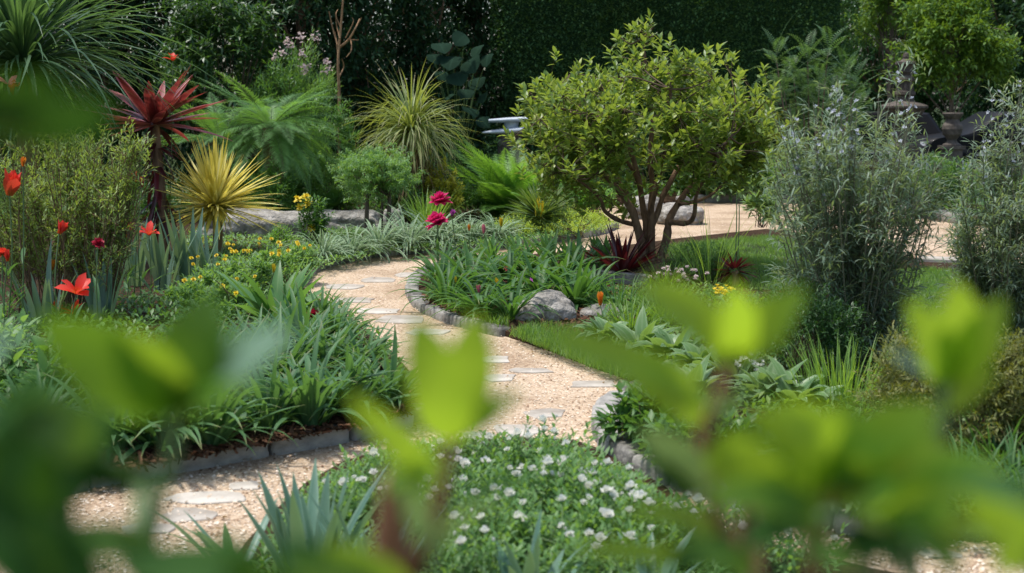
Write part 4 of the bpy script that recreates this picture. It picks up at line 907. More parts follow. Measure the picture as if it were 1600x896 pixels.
# ------------------------------------------------------------------ silver green wispy shrubs
def silver_shrub(label, pts, base, d, seed, nst, hw):
    r = RG(seed); b = G(*base, 0.08); t = thing('silver_shrub', label, 'shrub', tuple(b)); f = MB(); s = MB(); fl = MB()
    for i in range(nst):
        px, py = pts[i % len(pts)]; px += r.normal(0, 20); py += abs(r.normal(0, 55)) if i >= len(pts) else r.normal(0, 8)
        top = A(px, py, b[1] + r.normal(0, 0.28)) - b; root = np.array([top[0] * 0.25 + r.normal(0, .05), top[1] * .2, 0])
        mid = root + (top - root) * np.array([0.45, .4, .5]) + r.normal(0, .03, 3)
        Q = smooth_path([root, mid, top], 14); tube(s, Q, np.linspace(.0065, .002, 14), 5)
        k = 10 if py < 180 else 20; u = r.uniform(0.10, 0.98, k); X = np.array([[np.interp(a, np.linspace(0, 1, 14), Q[:, j]) for j in range(3)] for a in u])
        ph = r.uniform(0, 6.28, k); ln = 0.26 * (1.08 - u) * r.uniform(.5, 1.3, k) + .07; D = dirs(ph, r.uniform(.1, 1.0, k))
        twig_leaves(f, r, X + D * ln[:, None], D, 13, 0.25, 0.074, 0.0102, (55, 18), 'lance', 0.7, 0.2, 3)
        for a, bb in zip(X[::2], (X + D * ln[:, None])[::2]): tube(s, [a, bb], [.003, .0015], 3)
        if i < len(pts) * 1.3 and py < 230:
            zz = r.uniform(0.72, 1.0, 5); X = np.array([[np.interp(a, np.linspace(0, 1, 14), Q[:, j]) for j in range(3)] for a in zz])
            for c in X: petals(fl, r, c + r.normal(0, .015, 3), (r.normal(0, .6), -.5, .6), 5, 0.019, 0.012, (50, 70), .3)
    f.build('foliage', M['silver'], t); s.build('stem', M['stem_grey'], t); fl.build('blossom', M['lilac'], t)
    return t
silver_shrub("large wispy silver green shrub nearest the round tree", [(1232, 150), (1255, 190), (1280, 130), (1300, 180), (1325, 120), (1345, 170), (1388, 85), (1372, 150), (1405, 165), (1425, 175), (1215, 215), (1440, 215), (1245, 250), (1390, 230), (1310, 235), (1350, 260), (1220, 290), (1455, 290), (1420, 280), (1270, 310), (1235, 205), (1285, 215), (1335, 200), (1365, 205), (1410, 225), (1260, 225), (1215, 255), (1450, 250)],
    (1335, 575), 9.4, 161, 96, 130)
silver_shrub("wispy silver green shrub at the right picture edge", [(1540, 150), (1555, 190), (1580, 120), (1520, 230), (1600, 180), (1500, 290), (1560, 250), (1605, 260), (1630, 150), (1515, 320), (1590, 320), (1650, 220), (1495, 350), (1570, 340), (1535, 235), (1580, 215), (1610, 240), (1510, 275), (1640, 280)],
    (1570, 545), 9.9, 162, 66, 80)

# ------------------------------------------------------------------ left side plants
p = G(110, 500, 0.08); t = thing('broom_shrub', "tall fine leaved yellow green bushy shrub with bare twiggy base at left", 'shrub', tuple(p)); r = RG(171); f = MB(); s = MB()
for i in range(95):
    px, py = r.uniform(-40, 232), r.uniform(195, 330); py = max(py, 205 + 0.0018 * (px - 120) ** 2)
    top = A(px, py, p[1] + r.normal(0, .32)) - p; root = np.array([top[0] * .45 + r.normal(0, .06), top[1] * .4, 0])
    Q = smooth_path([root, root + (top - root) * .5 + r.normal(0, .05, 3), top], 10); tube(s, Q, np.linspace(.007, .002, 10), 5)
    k = 17; u = r.uniform(.25, 1.0, k) ** .8; X = np.array([[np.interp(a, np.linspace(0, 1, 10), Q[:, j]) for j in range(3)] for a in u])
    D = dirs(r.uniform(0, 6.28, k), r.uniform(.3, 1.3, k)); E = X + D * r.uniform(.08, .2, k)[:, None]
    twig_leaves(f, r, E, D, 12, 0.17, 0.050, 0.0115, (45, 18), 'lance', .4, .2, 2)
    for a, b in zip(X, E): tube(s, [a, b], [.003, .0018], 3)
f.build('foliage', M['broom'], t); s.build('stem', M['bark'], t)
def clump(name, mb, mat, loc, label, cat, group=None, rz=0, sc=None):
    o = mb.build(name, mat); o.location = loc; o.rotation_euler.z = rz
    if sc: o.scale = (sc,) * 3
    return tag(o, label, cat, group)
# grey green sword leaves
for i, (x, y, sc, lab) in enumerate([(212, 450, 1.0, "grey green sword leaves rising below the two red flowers"), (255, 455, 1.05, "grey green sword leaf fan below the maroon trunk"), (296, 450, 1.1, "grey green sword leaf fan left of the yellow rosette's foot"),
      (330, 448, 0.9, "grey green sword leaf fan nearest the yellow flowers"), (70, 520, .95, "few upright sword leaves at the foot of the fine leaved shrub"), (160, 515, .9, "upright sword leaves right of the lowest red lily")]):
    clump('iris_clump', strap_mb(180 + i, 14, 0.62, 0.068, (68, 89), (0, .25), 0.09, 'sword', .25, 6), M['iris'], tuple(G(x, y, .08)), lab, 'iris', 'sword leaf clumps', i * 1.3, sc)
clump('broad_leaf_plant', strap_mb(190, 18, 0.62, 0.105, (40, 86), (.1, .9), 0.05, 'lance', .3, 8), M['blade'], tuple(G(432, 520, .08)), "large broad bladed plant left of the path's turn", 'plant')
clump('broad_leaf_plant', strap_mb(191, 12, 0.40, 0.085, (30, 80), (.2, 1.0), 0.05, 'lance', .3, 8), M['blade'], tuple(G(468, 535, .08)), "smaller broad bladed plant beside the dark red flower", 'plant')
# leafy upright herb at lower left
shrub('leafy_herb', "leafy upright herb with big pointed leaves at lower left", 'plant', tuple(G(95, 655, .08)), 192, (0, 0, .22), (.24, .2, .2), 26, 9, .2, .12, .045, 'mid', 'stem', 12, .2, nst=14, sr=.006, ang=(80, 35), bend=.5, segs=4, up=.5)
shrub('leafy_herb', "pale leafy herb behind blurred leaves left of the strappy clumps", 'plant', tuple(G(20, 600, .08)), 193, (0, 0, .22), (.3, .25, .2), 30, 9, .2, .11, .04, 'soft', 'stem', 12, .2, nst=14, sr=.006, ang=(80, 35), bend=.5, segs=4, up=.5)
# strappy clumps of the left bed: four shapes, copied
def clump_set(seed, n, L, W, mat, th, bend, count=4, name='strappy_clump', segs=7, fold=.35, r0=.07, prof='strap', wave=0.0):
    return [strap_mb(seed + i, n, L, W, th, bend, r0, prof, fold, segs, wave).mesh(name, mat) for i in range(count)]
def place_set(meshes, name, rows, cat, group, z=.08, seed=1):
    r = RG(seed)
    for i, (x, y, sc, lab) in enumerate(rows):
        o = link(name, meshes[i % len(meshes)], None, tuple(G(x, y, z)), r.uniform(0, 6.28), sc * r.uniform(.86, 1.12)); o.rotation_euler.x, o.rotation_euler.y = r.normal(0, .07), r.normal(0, .07); tag(o, lab, cat, group)
SL = clump_set(200, 72, 0.48, 0.029, M['strap_blue'], (40, 88), (.4, 2.0), 4)
place_set(SL, 'strappy_clump', [
    (185, 705, 1.05, "strappy clump farthest left in the front row behind blurred pale leaf"), (255, 706, 1.0, "strappy clump behind the edging right of the pale blurred leaf"), (325, 700, 1.0, "strappy clump left of the bare mulch patch"),
    (418, 676, .95, "strappy clump directly above the bare mulch patch"), (486, 670, 1.05, "strappy clump right of the bare mulch patch"), (548, 656, .95, "strappy clump second from the front corner of the left bed"),
    (606, 640, .82, "strappy clump at the front corner of the left bed"), (215, 645, 1.0, "strappy clump beside the leafy upright herb"), (290, 640, 1.0, "strappy clump under the dark blurred leaf at left"),
    (365, 622, 1.05, "strappy clump under the pale edge of the blurred left leaves"), (440, 605, 1.05, "strappy clump in the middle of the left mass"), (510, 590, 1.05, "strappy clump in the middle of the left mass nearer the path"),
    (565, 588, .9, "strappy clump overhanging the path left of the cup leaf"), (470, 560, .95, "strappy clump below the dark red flower"), (520, 548, .85, "strappy clump leaning to the path below the pale stepping stones"),
    (400, 570, 1.0, "strappy clump behind the pale blurred patch"), (330, 590, 1.0, "strappy clump hidden partly by the yellow green blurred leaf"), (500, 515, .8, "small strappy clump right beside the dark red flower's stem"),
    (140, 640, .9, "strappy clump at the right of the leafy upright herb's foot"), (60, 700, .9, "strappy clump in deep shade at lower left")], 'strappy plant', "strappy clumps of the left bed", seed=2)
SD = clump_set(210, 56, 0.54, 0.035, M['strap'], (28, 84), (.6, 2.0), 4)
place_set(SD, 'strappy_clump', [
    (700, 474, .95, "dark strappy clump at the rounded front of the island bed"), (752, 492, .9, "dark strappy clump behind the rough grass of the island bed"), (800, 500, .9, "dark strappy clump touching the left of the pale boulder"),
    (690, 446, .9, "dark strappy clump overhanging the island kerb at left"), (742, 458, 1.0, "dark strappy clump with the purple flower"), (795, 466, 1.0, "dark strappy clump in the middle of the island bed"),
    (845, 476, .95, "dark strappy clump just behind the pale boulder"), (898, 482, .95, "dark strappy clump above the flat grey rock"), (722, 430, .9, "dark strappy clump at the foot of the magenta flowers"),
    (775, 435, .95, "dark strappy clump with the yellow tulip bud behind"), (830, 440, .95, "dark strappy clump below the small spiky rosette"), (880, 448, .95, "dark strappy clump left of the maroon rosette"), (925, 470, .8, "dark strappy clump at the end of the low slab")],
    'strappy plant', "dark strappy clumps of the island bed", seed=3)
SB = clump_set(220, 22, 0.42, 0.06, M['blade'], (50, 88), (.1, .8), 3, 'upright_clump', prof='lance')
place_set(SB, 'upright_clump', [(760, 418, .9, "upright broad leaves behind the dark clumps near the pink bud"), (812, 416, .9, "upright broad leaves in the island bed under the small spiky rosette"), (862, 418, .95, "upright broad leaves left of the lily like leaves by the maroon rosette"),
    (905, 432, 1.0, "upright broad leaves next to the maroon rosette"), (940, 420, .85, "upright broad leaves right behind the maroon rosette")], 'plant', "upright broad leaved clumps of the island bed", seed=4)
# striped pale grasses of the far bed
SV = clump_set(230, 120, 0.58, 0.021, M['variegated'], (25, 85), (.9, 2.2), 3, 'striped_grass')
place_set(SV, 'striped_grass', [(505, 407, .8, "pale striped grass nearest the left start of the far kerb"), (548, 400, .85, "pale striped grass below the dark long rock's left end"), (592, 394, .85, "pale striped grass in front of the thin tree trunks"),
    (638, 389, .95, "pale striped grass in front of the small upright rock"), (684, 384, 1.15, "largest pale striped grass mound left of the magenta flowers"), (735, 380, .9, "pale striped grass behind the magenta flowers' stems"), (775, 376, .8, "pale striped grass left of the lime ground cover")], 'grass', "striped grasses along the far kerb", seed=5)
clump('tufted_grass', strap_mb(240, 160, .62, .010, (55, 88), (.1, .9), .14, 'strap', 0, 5), M['tallgrass'], tuple(G(668, 366, .08)), "upright fresh green grass tuft under the golden shrub", 'grass')
# lime mound, golden shrub, dark shrubs
def mound(name, label, px, py, rx, h, seed, mat, n=260, L=.04, W=.018, cat='shrub', m=9, tl=.09, z=.08, nst=16, prof='lance', **k):
    return shrub(name, label, cat, tuple(G(px, py, z)), seed, (0, 0, h * .42), (rx, rx * .9, h * .6), n, m, tl, L, W, mat, 'twig', k.pop('clumps', 45), k.pop('cs', .16), (.6, 1.0), -.3, nst, .007, prof=prof, **k)
mound('lime_mound', "low lime green feathery mound right of the small spiky rosette", 905, 368, .55, .34, 251, 'lime', 420, .035, .010)
mound('lime_mound', "small lime green mound left of the small spiky rosette", 800, 372, .3, .26, 252, 'lime', 200, .035, .010)
mound('golden_shrub', "golden yellow leaved shrub beside the hanging skirt of blades", 690, 352, .30, .85, 253, 'golden', 260, .06, .03)
mound('leafy_shrub', "dark leafy shrub with pale yellow flower heads behind the long rock", 455, 345, .65, 1.0, 254, 'mid', 420, .08, .03)
mound('leafy_shrub', "mid green leafy shrub left of the weeping tree's trunks", 515, 350, .5, .9, 255, 'soft', 280, .07, .02)
mound('leafy_shrub', "dark green shrub under the weeping tree's crown", 640, 352, .5, .62, 256, 'darkmound', 280, .07, .025)
mound('leafy_shrub', "dark leafy shrub between the cycads and the yellow rosette", 395, 345, .6, .8, 257, 'mid', 280, .09, .03)
mound('leafy_shrub', "dark shrub below the cycad fronds at left", 300, 345, .8, .6, 258, 'darkmound', 300, .09, .03)
mound('leafy_shrub', "dark green shrub right of the big fern under the round tree", 905, 340, .5, .6, 259, 'fern', 280, .08, .03)
mound('leafy_shrub', "pale leaved low shrub behind the back kerb", 1140, 308, .65, .55, 260, 'hosta', 220, .16, .06)
mound('leafy_shrub', "mid green low shrub behind the back kerb further right", 1220, 308, .6, .6, 261, 'soft', 220, .12, .04)
mound('leafy_shrub', "low broad leafy plant spreading onto the pink gravel", 1190, 352, .22, .38, 262, 'hosta', 70, .13, .04)
mound('leafy_shrub', "green shrub in front of the stone urn", 1455, 330, .7, .8, 263, 'sumac', 260, .12, .03)
mound('leafy_shrub', "dark shrub at the hedge foot behind the big fern", 760, 318, 1.2, .9, 264, 'conifer', 300, .12, .04)
mound('leafy_shrub', "dark shrub at the hedge foot behind the round tree", 1020, 305, 1.5, 1.0, 265, 'darkmound', 420, .12, .04)
mound('leafy_shrub', "yellow flecked shrub at the right edge of the round tree's crown", 1200, 300, .35, 1.55, 266, 'golden', 120, .07, .03)
mound('rounded_shrub', "dense dark green rounded shrub at the foot of the large silver shrub", 1250, 600, .42, .6, 267, 'darkmound', 850, .036, .011, clumps=80, cs=.12)
mound('heath_shrub', "dense olive brown heath like shrub at the right", 1490, 706, .44, .60, 268, 'heath', 1700, .034, .010, clumps=110, cs=.10)
mound('heath_shrub', "olive brown heath like shrub cut by the right picture edge", 1625, 700, .38, .6, 269, 'heath', 1100, .034, .010, clumps=90, cs=.10)
mound('fine_bush', "fine leaved green bush right of the forked trunks", 1085, 440, .32, .38, 270, 'mid', 380, .035, .009)
mound('fine_bush', "small green bush between the fine bush and the lawn", 1128, 436, .18, .28, 271, 'grass', 160, .05, .006)
clump('wispy_grass', strap_mb(272, 40, .85, .0045, (50, 86), (.2, .9), .12, 'strap', 0, 7), M['tallgrass'], tuple(G(1110, 448, .08)), "thin wispy upright stalks right of the round tree", 'grass')
clump('wispy_grass', strap_mb(273, 110, .30, .006, (40, 88), (.2, 1.0), .12, 'strap', 0, 5), M['grass'], tuple(G(1040, 452, .08)), "grass tuft at the right foot of the forked trunks", 'grass')
t = thing('dry_flower_plant', "pale dry pinkish flower heads at the foot of the forked trunks", 'plant', tuple(G(1052, 452, .08))); f = MB(); r = RG(274)
for _ in range(26):
    f = MB(); petals(f, r, np.array([r.normal(0, .13), r.normal(0, .08), r.uniform(.08, .2)]), (0, -.3, 1), 7, .024, .014, (40, 75), .2, rows=2); f.build('flower_head', M['blush'], t)
s = MB(); stems_to(s, r, np.c_[r.normal(0, .13, 30), r.normal(0, .08, 30), r.uniform(.08, .2, 30)], np.zeros(3), 24, .003, .002, .05); s.build('stem', M['twig'], t)
clump('wispy_grass', strap_mb(275, 150, .40, .006, (65, 89), (.1, .7), .22, 'strap', 0, 5), M['tallgrass'], tuple(G(1312, 632, .08)), "upright pale green grass tuft left of the heath shrub", 'grass')
for i, (x, y, lab) in enumerate([(1560, 742, "dark arching grass below the heath shrub at right"), (1500, 792, "dark arching grass at the edge of the lower right gravel"), (1600, 790, "dark arching grass in the lower right corner")]):
    clump('arching_tuft', strap_mb(276 + i, 120, .38, .010, (25, 85), (.4, 1.6), .12, 'strap', .3, 6), M['strap'], tuple(G(x, y, .06)), lab, 'grass', 'arching grass tufts at right', i)
clump('verge_tuft', strap_mb(281, 120, .30, .009, (35, 86), (.3, 1.3), .14, 'strap', .3, 5), M['grass'], tuple(G(985, 520, .08)), "grass tuft behind the flat grey rock", 'grass')
clump('verge_tuft', strap_mb(282, 140, .34, .009, (35, 86), (.3, 1.3), .18, 'strap', .3, 5), M['grass'], tuple(G(1040, 505, .08)), "grass tuft under the bright wing shaped blurred leaf", 'grass')
clump('verge_tuft', strap_mb(283, 140, .34, .009, (35, 86), (.3, 1.3), .18, 'strap', .3, 5), M['strap'], tuple(G(965, 490, .08)), "dark grass tuft in front of the low slab", 'grass')
clump('broad_leaf_plant', strap_mb(295, 16, .42, .20, (20, 75), (.4, 1.2), .06, 'oval', .25, 7), M['mid'], tuple(G(512, 352, .08) + np.array([0, 0, .18])), "round soft green leaves spilling over the dark long rock", 'plant')
mound('leafy_shrub', "bushy green shrub between the weeping tree and the big cycad", 470, 338, .6, .85, 296, 'soft', 320, .07, .02)
mound('leafy_shrub', "green shrub in the gap right of the hanging skirt of blades", 735, 345, .4, .5, 297, 'mid', 240, .06, .022)
mound('leafy_shrub', "bushy green shrub hiding the trunk of the large cycad", 426, 361, .32, .78, 294, 'mid', 300, .07, .022)
mound('leafy_shrub', "small green tuft at the foot of the pale long rock", 440, 385, .16, .24, 298, 'fern', 90, .04, .012)
mound('leafy_shrub', "small green tuft at the foot of the dark long rock", 545, 385, .18, .24, 299, 'mid', 90, .04, .012)
mound('leafy_shrub', "leafy green shrub from which the bare dead branches rise", 523, 339, .42, 1.75, 293, 'mid', 420, .08, .022)
# pale edged broad leaves of the right bed
SH = clump_set(290, 40, 0.30, 0.095, M['hosta'], (15, 75), (.4, 1.5), 3, 'broad_leaf_clump', 6, .3, .05, 'lance', .1)
place_set(SH, 'broad_leaf_clump', [(948, 535, .9, "pale edged broad leaf clump beside the flat grey rock"), (1000, 552, 1, "pale edged broad leaf clump above the bright pointing blurred leaf"), (1050, 566, 1, "pale edged broad leaf clump right of the blurred leaf's base"),
    (1098, 585, 1, "pale edged broad leaf clump behind the pale blurred leaf"), (1148, 606, 1, "pale edged broad leaf clump with the tiny white flowers"), (1200, 628, 1, "pale edged broad leaf clump left of the pale grass tuft"), (1240, 640, .9, "pale edged broad leaf clump nearest the pale grass tuft"), (1080, 625, .9, "pale edged broad leaf clump behind the small leafy plant")],
    'plant', "pale edged leaves of the right bed", seed=6)
mound('leafy_plant', "small leafy plant inside the pale curved kerb", 1015, 690, .24, .26, 300, 'mid', 110, .07, .034, 'plant', prof='oval')
mound('leafy_plant', "small leafy plant behind the blurred leaves near the red bud", 1100, 730, .26, .26, 301, 'mid', 110, .07, .034, 'plant', prof='oval')
mound('leafy_plant', "pale leafy plant seen through the gap in the blurred leaves", 1280, 770, .24, .28, 302, 'hosta', 90, .09, .034, 'plant')
mound('leafy_plant', "pale leafy plant near the gravel at lower right", 1370, 800, .24, .2, 303, 'hosta', 80, .08, .03, 'plant')
# yellow flowered plants of the left bed
r = RG(310)
for i, (x, y, rx, h, lab, nf) in enumerate([(335, 470, .26, .34, "yellow flowered bushy plant right of the sword leaves", 7), (385, 462, .28, .36, "yellow flowered bushy plant behind the broad blades", 9), (430, 450, .28, .34, "yellow flowered bushy plant at the left start of the far kerb", 8), (362, 500, .24, .26, "yellow flowered bushy plant left of the broad blades", 4), (300, 480, .22, .22, "low yellow flowered plant under the blurred left leaf", 3),
        (460, 432, .22, .30, "yellow flowered plant touching the striped grasses", 5)]):
    t, P, D = mound('yellow_flower_plant', lab, x, y, rx, h, 311 + i, 'soft', 130, .05, .022, 'flowering plant', prof='oval')
    for k in range(nf):
        f = MB(); c = np.array([r.normal(0, rx * .55), r.normal(-.05, rx * .4), h * r.uniform(.85, 1.25)]); petals(f, r, c, (r.normal(0, .4), -.6, .8), 7, .026 * r.uniform(.6, 1.15), .019, (25, 75), .2, rows=2); f.build('flower', M['yellow'], t)
t, P, D = mound('yellow_flower_plant', "tall yellow flowered plant in front of the gap between the long rocks", 488, 384, .20, .55, 320, 'mid', 120, .06, .025, 'flowering plant')
for px, py in [(466, 312), (478, 309), (482, 320), (487, 357), (470, 325)]:
    f = MB(); c = A(px, py, t.location.y - .1) - np.array(t.location); petals(f, r, c, (r.normal(0, .4), -.6, .8), 8, .06, .035, (20, 80), .2, rows=2); f.build('flower', M['yellow'], t)
# single stemmed flowers: head pixel, ground pixel below it
FL = [('red_lily', 120, 447, 512, 'red', 'lily', .115, "wide open red lily lowest at left with spread petals"), ('red_lily', 118, 482, 520, 'red', 'lily', .10, "red lily just under the wide open one"), ('red_lily', 90, 480, 518, 'red', 'tulip', .06, "small red flower left of the lower red lily"),
      ('red_lily', 198, 362, 470, 'red', 'tulip', .125, "large red flower left of the two above the sword leaves"), ('red_lily', 233, 360, 470, 'red', 'lily', .09, "narrow red flower right of the large red one above the sword leaves"), ('red_lily', 197, 380, 472, 'red', 'bud', .05, "red bud hanging below the large red flower"),
      ('red_lily', 15, 292, 505, 'red', 'tulip', .13, "large red flower at the left edge beside the fine shrub"), ('red_lily', 36, 255, 505, 'orange', 'bud', .05, "small orange bud above the left edge red flower"), ('red_lily', 92, 358, 505, 'red', 'tulip', .07, "red flower half hidden inside the fine leaved shrub"), ('red_lily', 153, 376, 505, 'crimson', 'peony', .06, "dark red flower inside the fine shrub near the sword leaves"),
      ('red_lily', 80, 416, 510, 'orange', 'tulip', .06, "orange flower above the wide open red lily"), ('red_lily', 4, 392, 508, 'red', 'peony', .06, "red flower at the left edge, middle height"), ('red_lily', 12, 402, 512, 'red', 'bud', .06, "red bud below the middle left edge flower"), ('red_lily', 211, 278, 480, 'red', 'bud', .075, "red bud at the right top of the fine shrub"), ('red_lily', 222, 287, 482, 'crimson', 'bud', .06, "crimson bud right of the red bud near the maroon trunk"),
      ('red_lily', 14, 128, 440, 'pink', 'lily', .10, "pinkish red flower at the upper left edge"), ('red_lily', 22, 142, 440, 'red', 'tulip', .10, "red flower under the pinkish one at the upper left edge"), ('red_lily', 270, 90, 400, 'red', 'lily', .08, "small red flower in front of the glossy shrub at top"),
      ('peony', 490, 487, 530, 'crimson', 'peony', .085, "dark red double flower beside the path's turn"), ('peony', 688, 306, 436, 'magenta', 'peony', .16, "upper of the two magenta double flowers"), ('peony', 684, 339, 440, 'magenta', 'peony', .17, "lower of the two magenta double flowers"), ('peony', 706, 334, 438, 'purple', 'tulip', .06, "dark pink drooping bud right of the magenta flowers"),
      ('tulip', 756, 360, 440, 'pink', 'bud', .075, "closed pink tulip bud"), ('tulip', 733, 357, 440, 'orange', 'bud', .055, "pale orange bud left of the pink tulip bud"), ('tulip', 783, 349, 440, 'yellow', 'bud', .075, "closed yellow tulip bud right of the pink one"), ('aster', 736, 412, 456, 'purple', 'daisy', .10, "purple daisy like flower on the dark strappy clumps"), ('aster', 794, 416, 458, 'crimson', 'daisy', .08, "dark red daisy like flower right of the purple one"),
      ('tulip', 776, 443, 478, 'yellow', 'bud', .06, "egg shaped yellow bud in the middle of the island clumps"), ('tulip', 732, 429, 470, 'yellow', 'bud', .045, "small yellow bud below the purple flower"), ('tulip', 712, 438, 474, 'yellow', 'bud', .045, "smallest yellow bud at left of the island clumps"), ('tulip', 748, 453, 480, 'pink', 'bud', .06, "dusky pink bud low in the island clumps"), ('aster', 831, 435, 480, 'purple', 'daisy', .075, "small purple flower behind the pale boulder"),
      ('poker_flower', 938, 470, 520, 'orange', 'bud', .085, "orange yellow spike flower above the flat grey rock"), ('yellow_flower', 1131, 447, 505, 'yellow', 'cluster', .10, "bright yellow flower cluster above the wing shaped blurred leaf"), ('marigold', 428, 421, 505, 'yellow', 'bud', .06, "yellow bud in front of the broad blades"),
      ('red_tulip', 1101, 704, 745, 'red', 'tulip', .065, "red orange bud among the blurred right leaves"), ('red_tulip', 1166, 560, 605, 'crimson', 'bud', .045, "slim red bud above the pale edged leaves"), ('orange_flower', 528, 259, 345, 'orange', 'daisy', .09, "small orange flower left of the curling blade plant")]
for i, (nm, hx, hy, gy, pt, kd, sz, lab) in enumerate(FL):
    base = G(hx + ((i * 37) % 17 - 8) * .8, gy, .07); d = base[1]
    if gy in (505, 508, 512) and hx < 230 and nm == 'red_lily': d -= 0.75; base = np.array([base[0] * d / (d + .75), d, .07])
    sz *= 1.35 if nm == 'red_lily' else 1.12
    flower_plant(nm, lab, base, A(hx, hy + sz * FPX / d * .35, d), pt, kd, sz, None, 'stem', 0 if kd in ('daisy',) else 3, 400 + i)
t = thing('white_flower_plant', "tiny white flowers at the edge of the dark rounded shrub", 'flowering plant', tuple(G(1180, 612, .08))); r = RG(330); f = MB(); s = MB()
for px, py in [(1160, 565), (1172, 558), (1185, 580), (1195, 590), (1205, 598), (1178, 570), (1190, 572), (1150, 570), (1210, 585)]:
    c = A(px, py, t.location.y) - np.array(t.location); tube(s, [np.array([c[0] * .4, 0, 0]), c], [.003, .002], 4)
    for _ in range(6): petals(f, r, c + r.normal(0, .012, 3), (r.normal(0, .4), -.5, .8), 5, .016, .012, (50, 65), .2)
f.build('blossom', M['white'], t); s.build('stem', M['stem'], t)
# allium like tall stem behind the small dark red rosette
t = thing('tall_stalk', "tall thin green stalk with a dark drooping tip before the pink gravel", 'plant', tuple(G(1150, 448, .08))); s = MB(); o = np.array(t.location)
for k in range(2): tube(s, smooth_path(np.array([A(x + 4 * k, y, o[1]) for x, y in [(1147, 446), (1149, 400), (1151, 350), (1151, 300 + 20 * k)]]) - o, 9), np.linspace(.007, .004, 9), 5)
s.build('stem', M['stem'], t)

# ------------------------------------------------------------------ white flowered patch in the foreground
def white_bush(seed):
    r = RG(seed); t = thing('white_flower_bush', "", 'flowering plant')
    P, D = crown_tips(r, 85, (0, 0, .14), (.26, .26, .16), 26, .2, (.5, 1.0), -.2); D = norm(D * .5 + np.array([0, 0, .6])); P[:, 2] = np.maximum(P[:, 2], .02)
    f = MB(); twig_leaves(f, r, P, D, 10, .13, .042, .017, (75, 30), 'lance', .3, .3, 3); f.build('foliage', M['soft'], t)
    s = MB(); stems_to(s, r, P, np.zeros(3), 40, .004, .002, .08); s.build('stem', M['stem'], t)
    top = P[np.argsort(-P[:, 2])][:30]
    for i in r.choice(30, 8, replace=False):
        q = MB(); z_ = r.choice([.55, .8, 1.0, 1.15]); petals(q, r, top[i] + np.array([0, 0, .01]), (r.normal(0, .4), -.3, 1), 7, .031 * z_, .025 * z_, (8, 30 if z_ < .6 else 64), -.5, rows=2 if z_ < .6 else 3); q.build('blossom', M['white'], t)
    return t
WBUSH = [white_bush(340 + i) for i in range(4)]
rows = [(545, 800, .85, "white flowered bush farthest left behind the blue sword leaves"), (600, 768, .85, "white flowered bush at the path edge left of the blurred stem"), (648, 742, .9, "white flowered bush behind the yellow green curved blurred leaf"), (715, 742, .85, "white flowered bush directly behind the blurred brown stem"), (775, 738, 1, "white flowered bush at the rim right of the brown stem"), (840, 742, 1, "white flowered bush at the middle of the patch's far rim"),
    (900, 778, 1, "white flowered bush at the far rim nearest the curved kerb"), (950, 812, 1, "white flowered bush just below the curved pale kerb"), (1000, 850, 1, "white flowered bush at the right rim by the gravel strip"), (740, 800, 1, "white flowered bush right above the pale blurred leaf"), (815, 800, 1.05, "white flowered bush in the centre of the white patch"), (885, 815, 1.05, "white flowered bush right of the patch's centre"),
    (945, 845, 1.05, "white flowered bush above the blurred bright band at bottom"), (780, 862, 1.05, "white flowered bush behind the dark bluish blurred leaf"), (860, 880, 1.05, "white flowered bush lowest in the middle of the picture"), (1040, 870, 1, "white flowered bush under the right blurred leaves"), (930, 920, 1.05, "white flowered bush cut by the bottom edge, right of middle"), (690, 830, .95, "white flowered bush between the two blurred stems"), (620, 812, .9, "white flowered bush right beside the blue sword leaves"),
    (1120, 880, 1, "white flowered bush behind the brown stem at lower right"), (1220, 890, .9, "white flowered bush farthest right, mostly hidden"), (720, 920, 1, "white flowered bush cut by the bottom edge, left of middle")]
r = RG(350)
for i, (x, y, sc, lab) in enumerate(rows):
    y += 18; sc *= .86; loc = tuple(G(x, y, .03))
    if i < 4: o = WBUSH[i]; o.location = loc; o.scale = (sc,) * 3; o["label"] = lab; o["group"] = "white flowered bushes in front"
    else: dup(WBUSH[i % 4], lab, loc, r.uniform(0, 6.28), sc * r.uniform(.95, 1.08), "white flowered bushes in front")
q = scatter(rng, gp([(400, 900), (440, 820), (520, 752), (700, 708), (860, 706), (960, 735), (1040, 800), (1200, 870), (1200, 955), (420, 955)], .04), 9000); f = MB()
blades(f, np.c_[q, .04 + rng.uniform(0, .08, 9000)], dirs(rng.uniform(0, 6.28, 9000), rng.uniform(-.1, 1.3, 9000)), rng.uniform(.03, .07, 9000), rng.uniform(.01, .022, 9000), .5, 2, 'oval', .2)
stuff(f.build('leafy_ground_cover', M['soft']), "low green leaves between the white flowered bushes", "ground cover")
# blue green sword leaved plants in front
for i, (x, y, n, L, W, th, bd, lab) in enumerate([(485, 925, 26, .46, .062, (55, 88), (0, .35), "blue green sword leaved plant at bottom centre left"), (375, 890, 11, .34, .042, (32, 75), (.1, .7), "blue green leaves leaning over the stepping stones at lower left"),
      (580, 940, 14, .42, .055, (60, 88), (0, .4), "blue green sword leaved plant left of the blurred brown stem"), (830, 965, 14, .34, .055, (45, 85), (0, .5), "blue green sword leaves at the bottom edge right of middle"), (1010, 960, 12, .30, .05, (45, 85), (0, .5), "blue green sword leaves at the bottom edge before the blurred right shrub")]):
    clump('sword_leaf_plant', strap_mb(360 + i, n, L, W, th, bd, .09, 'sword', .45, 8), M['aloe'], tuple(G(x, y, .03)), lab, 'plant', 'blue green sword leaved plants', i * 1.7)

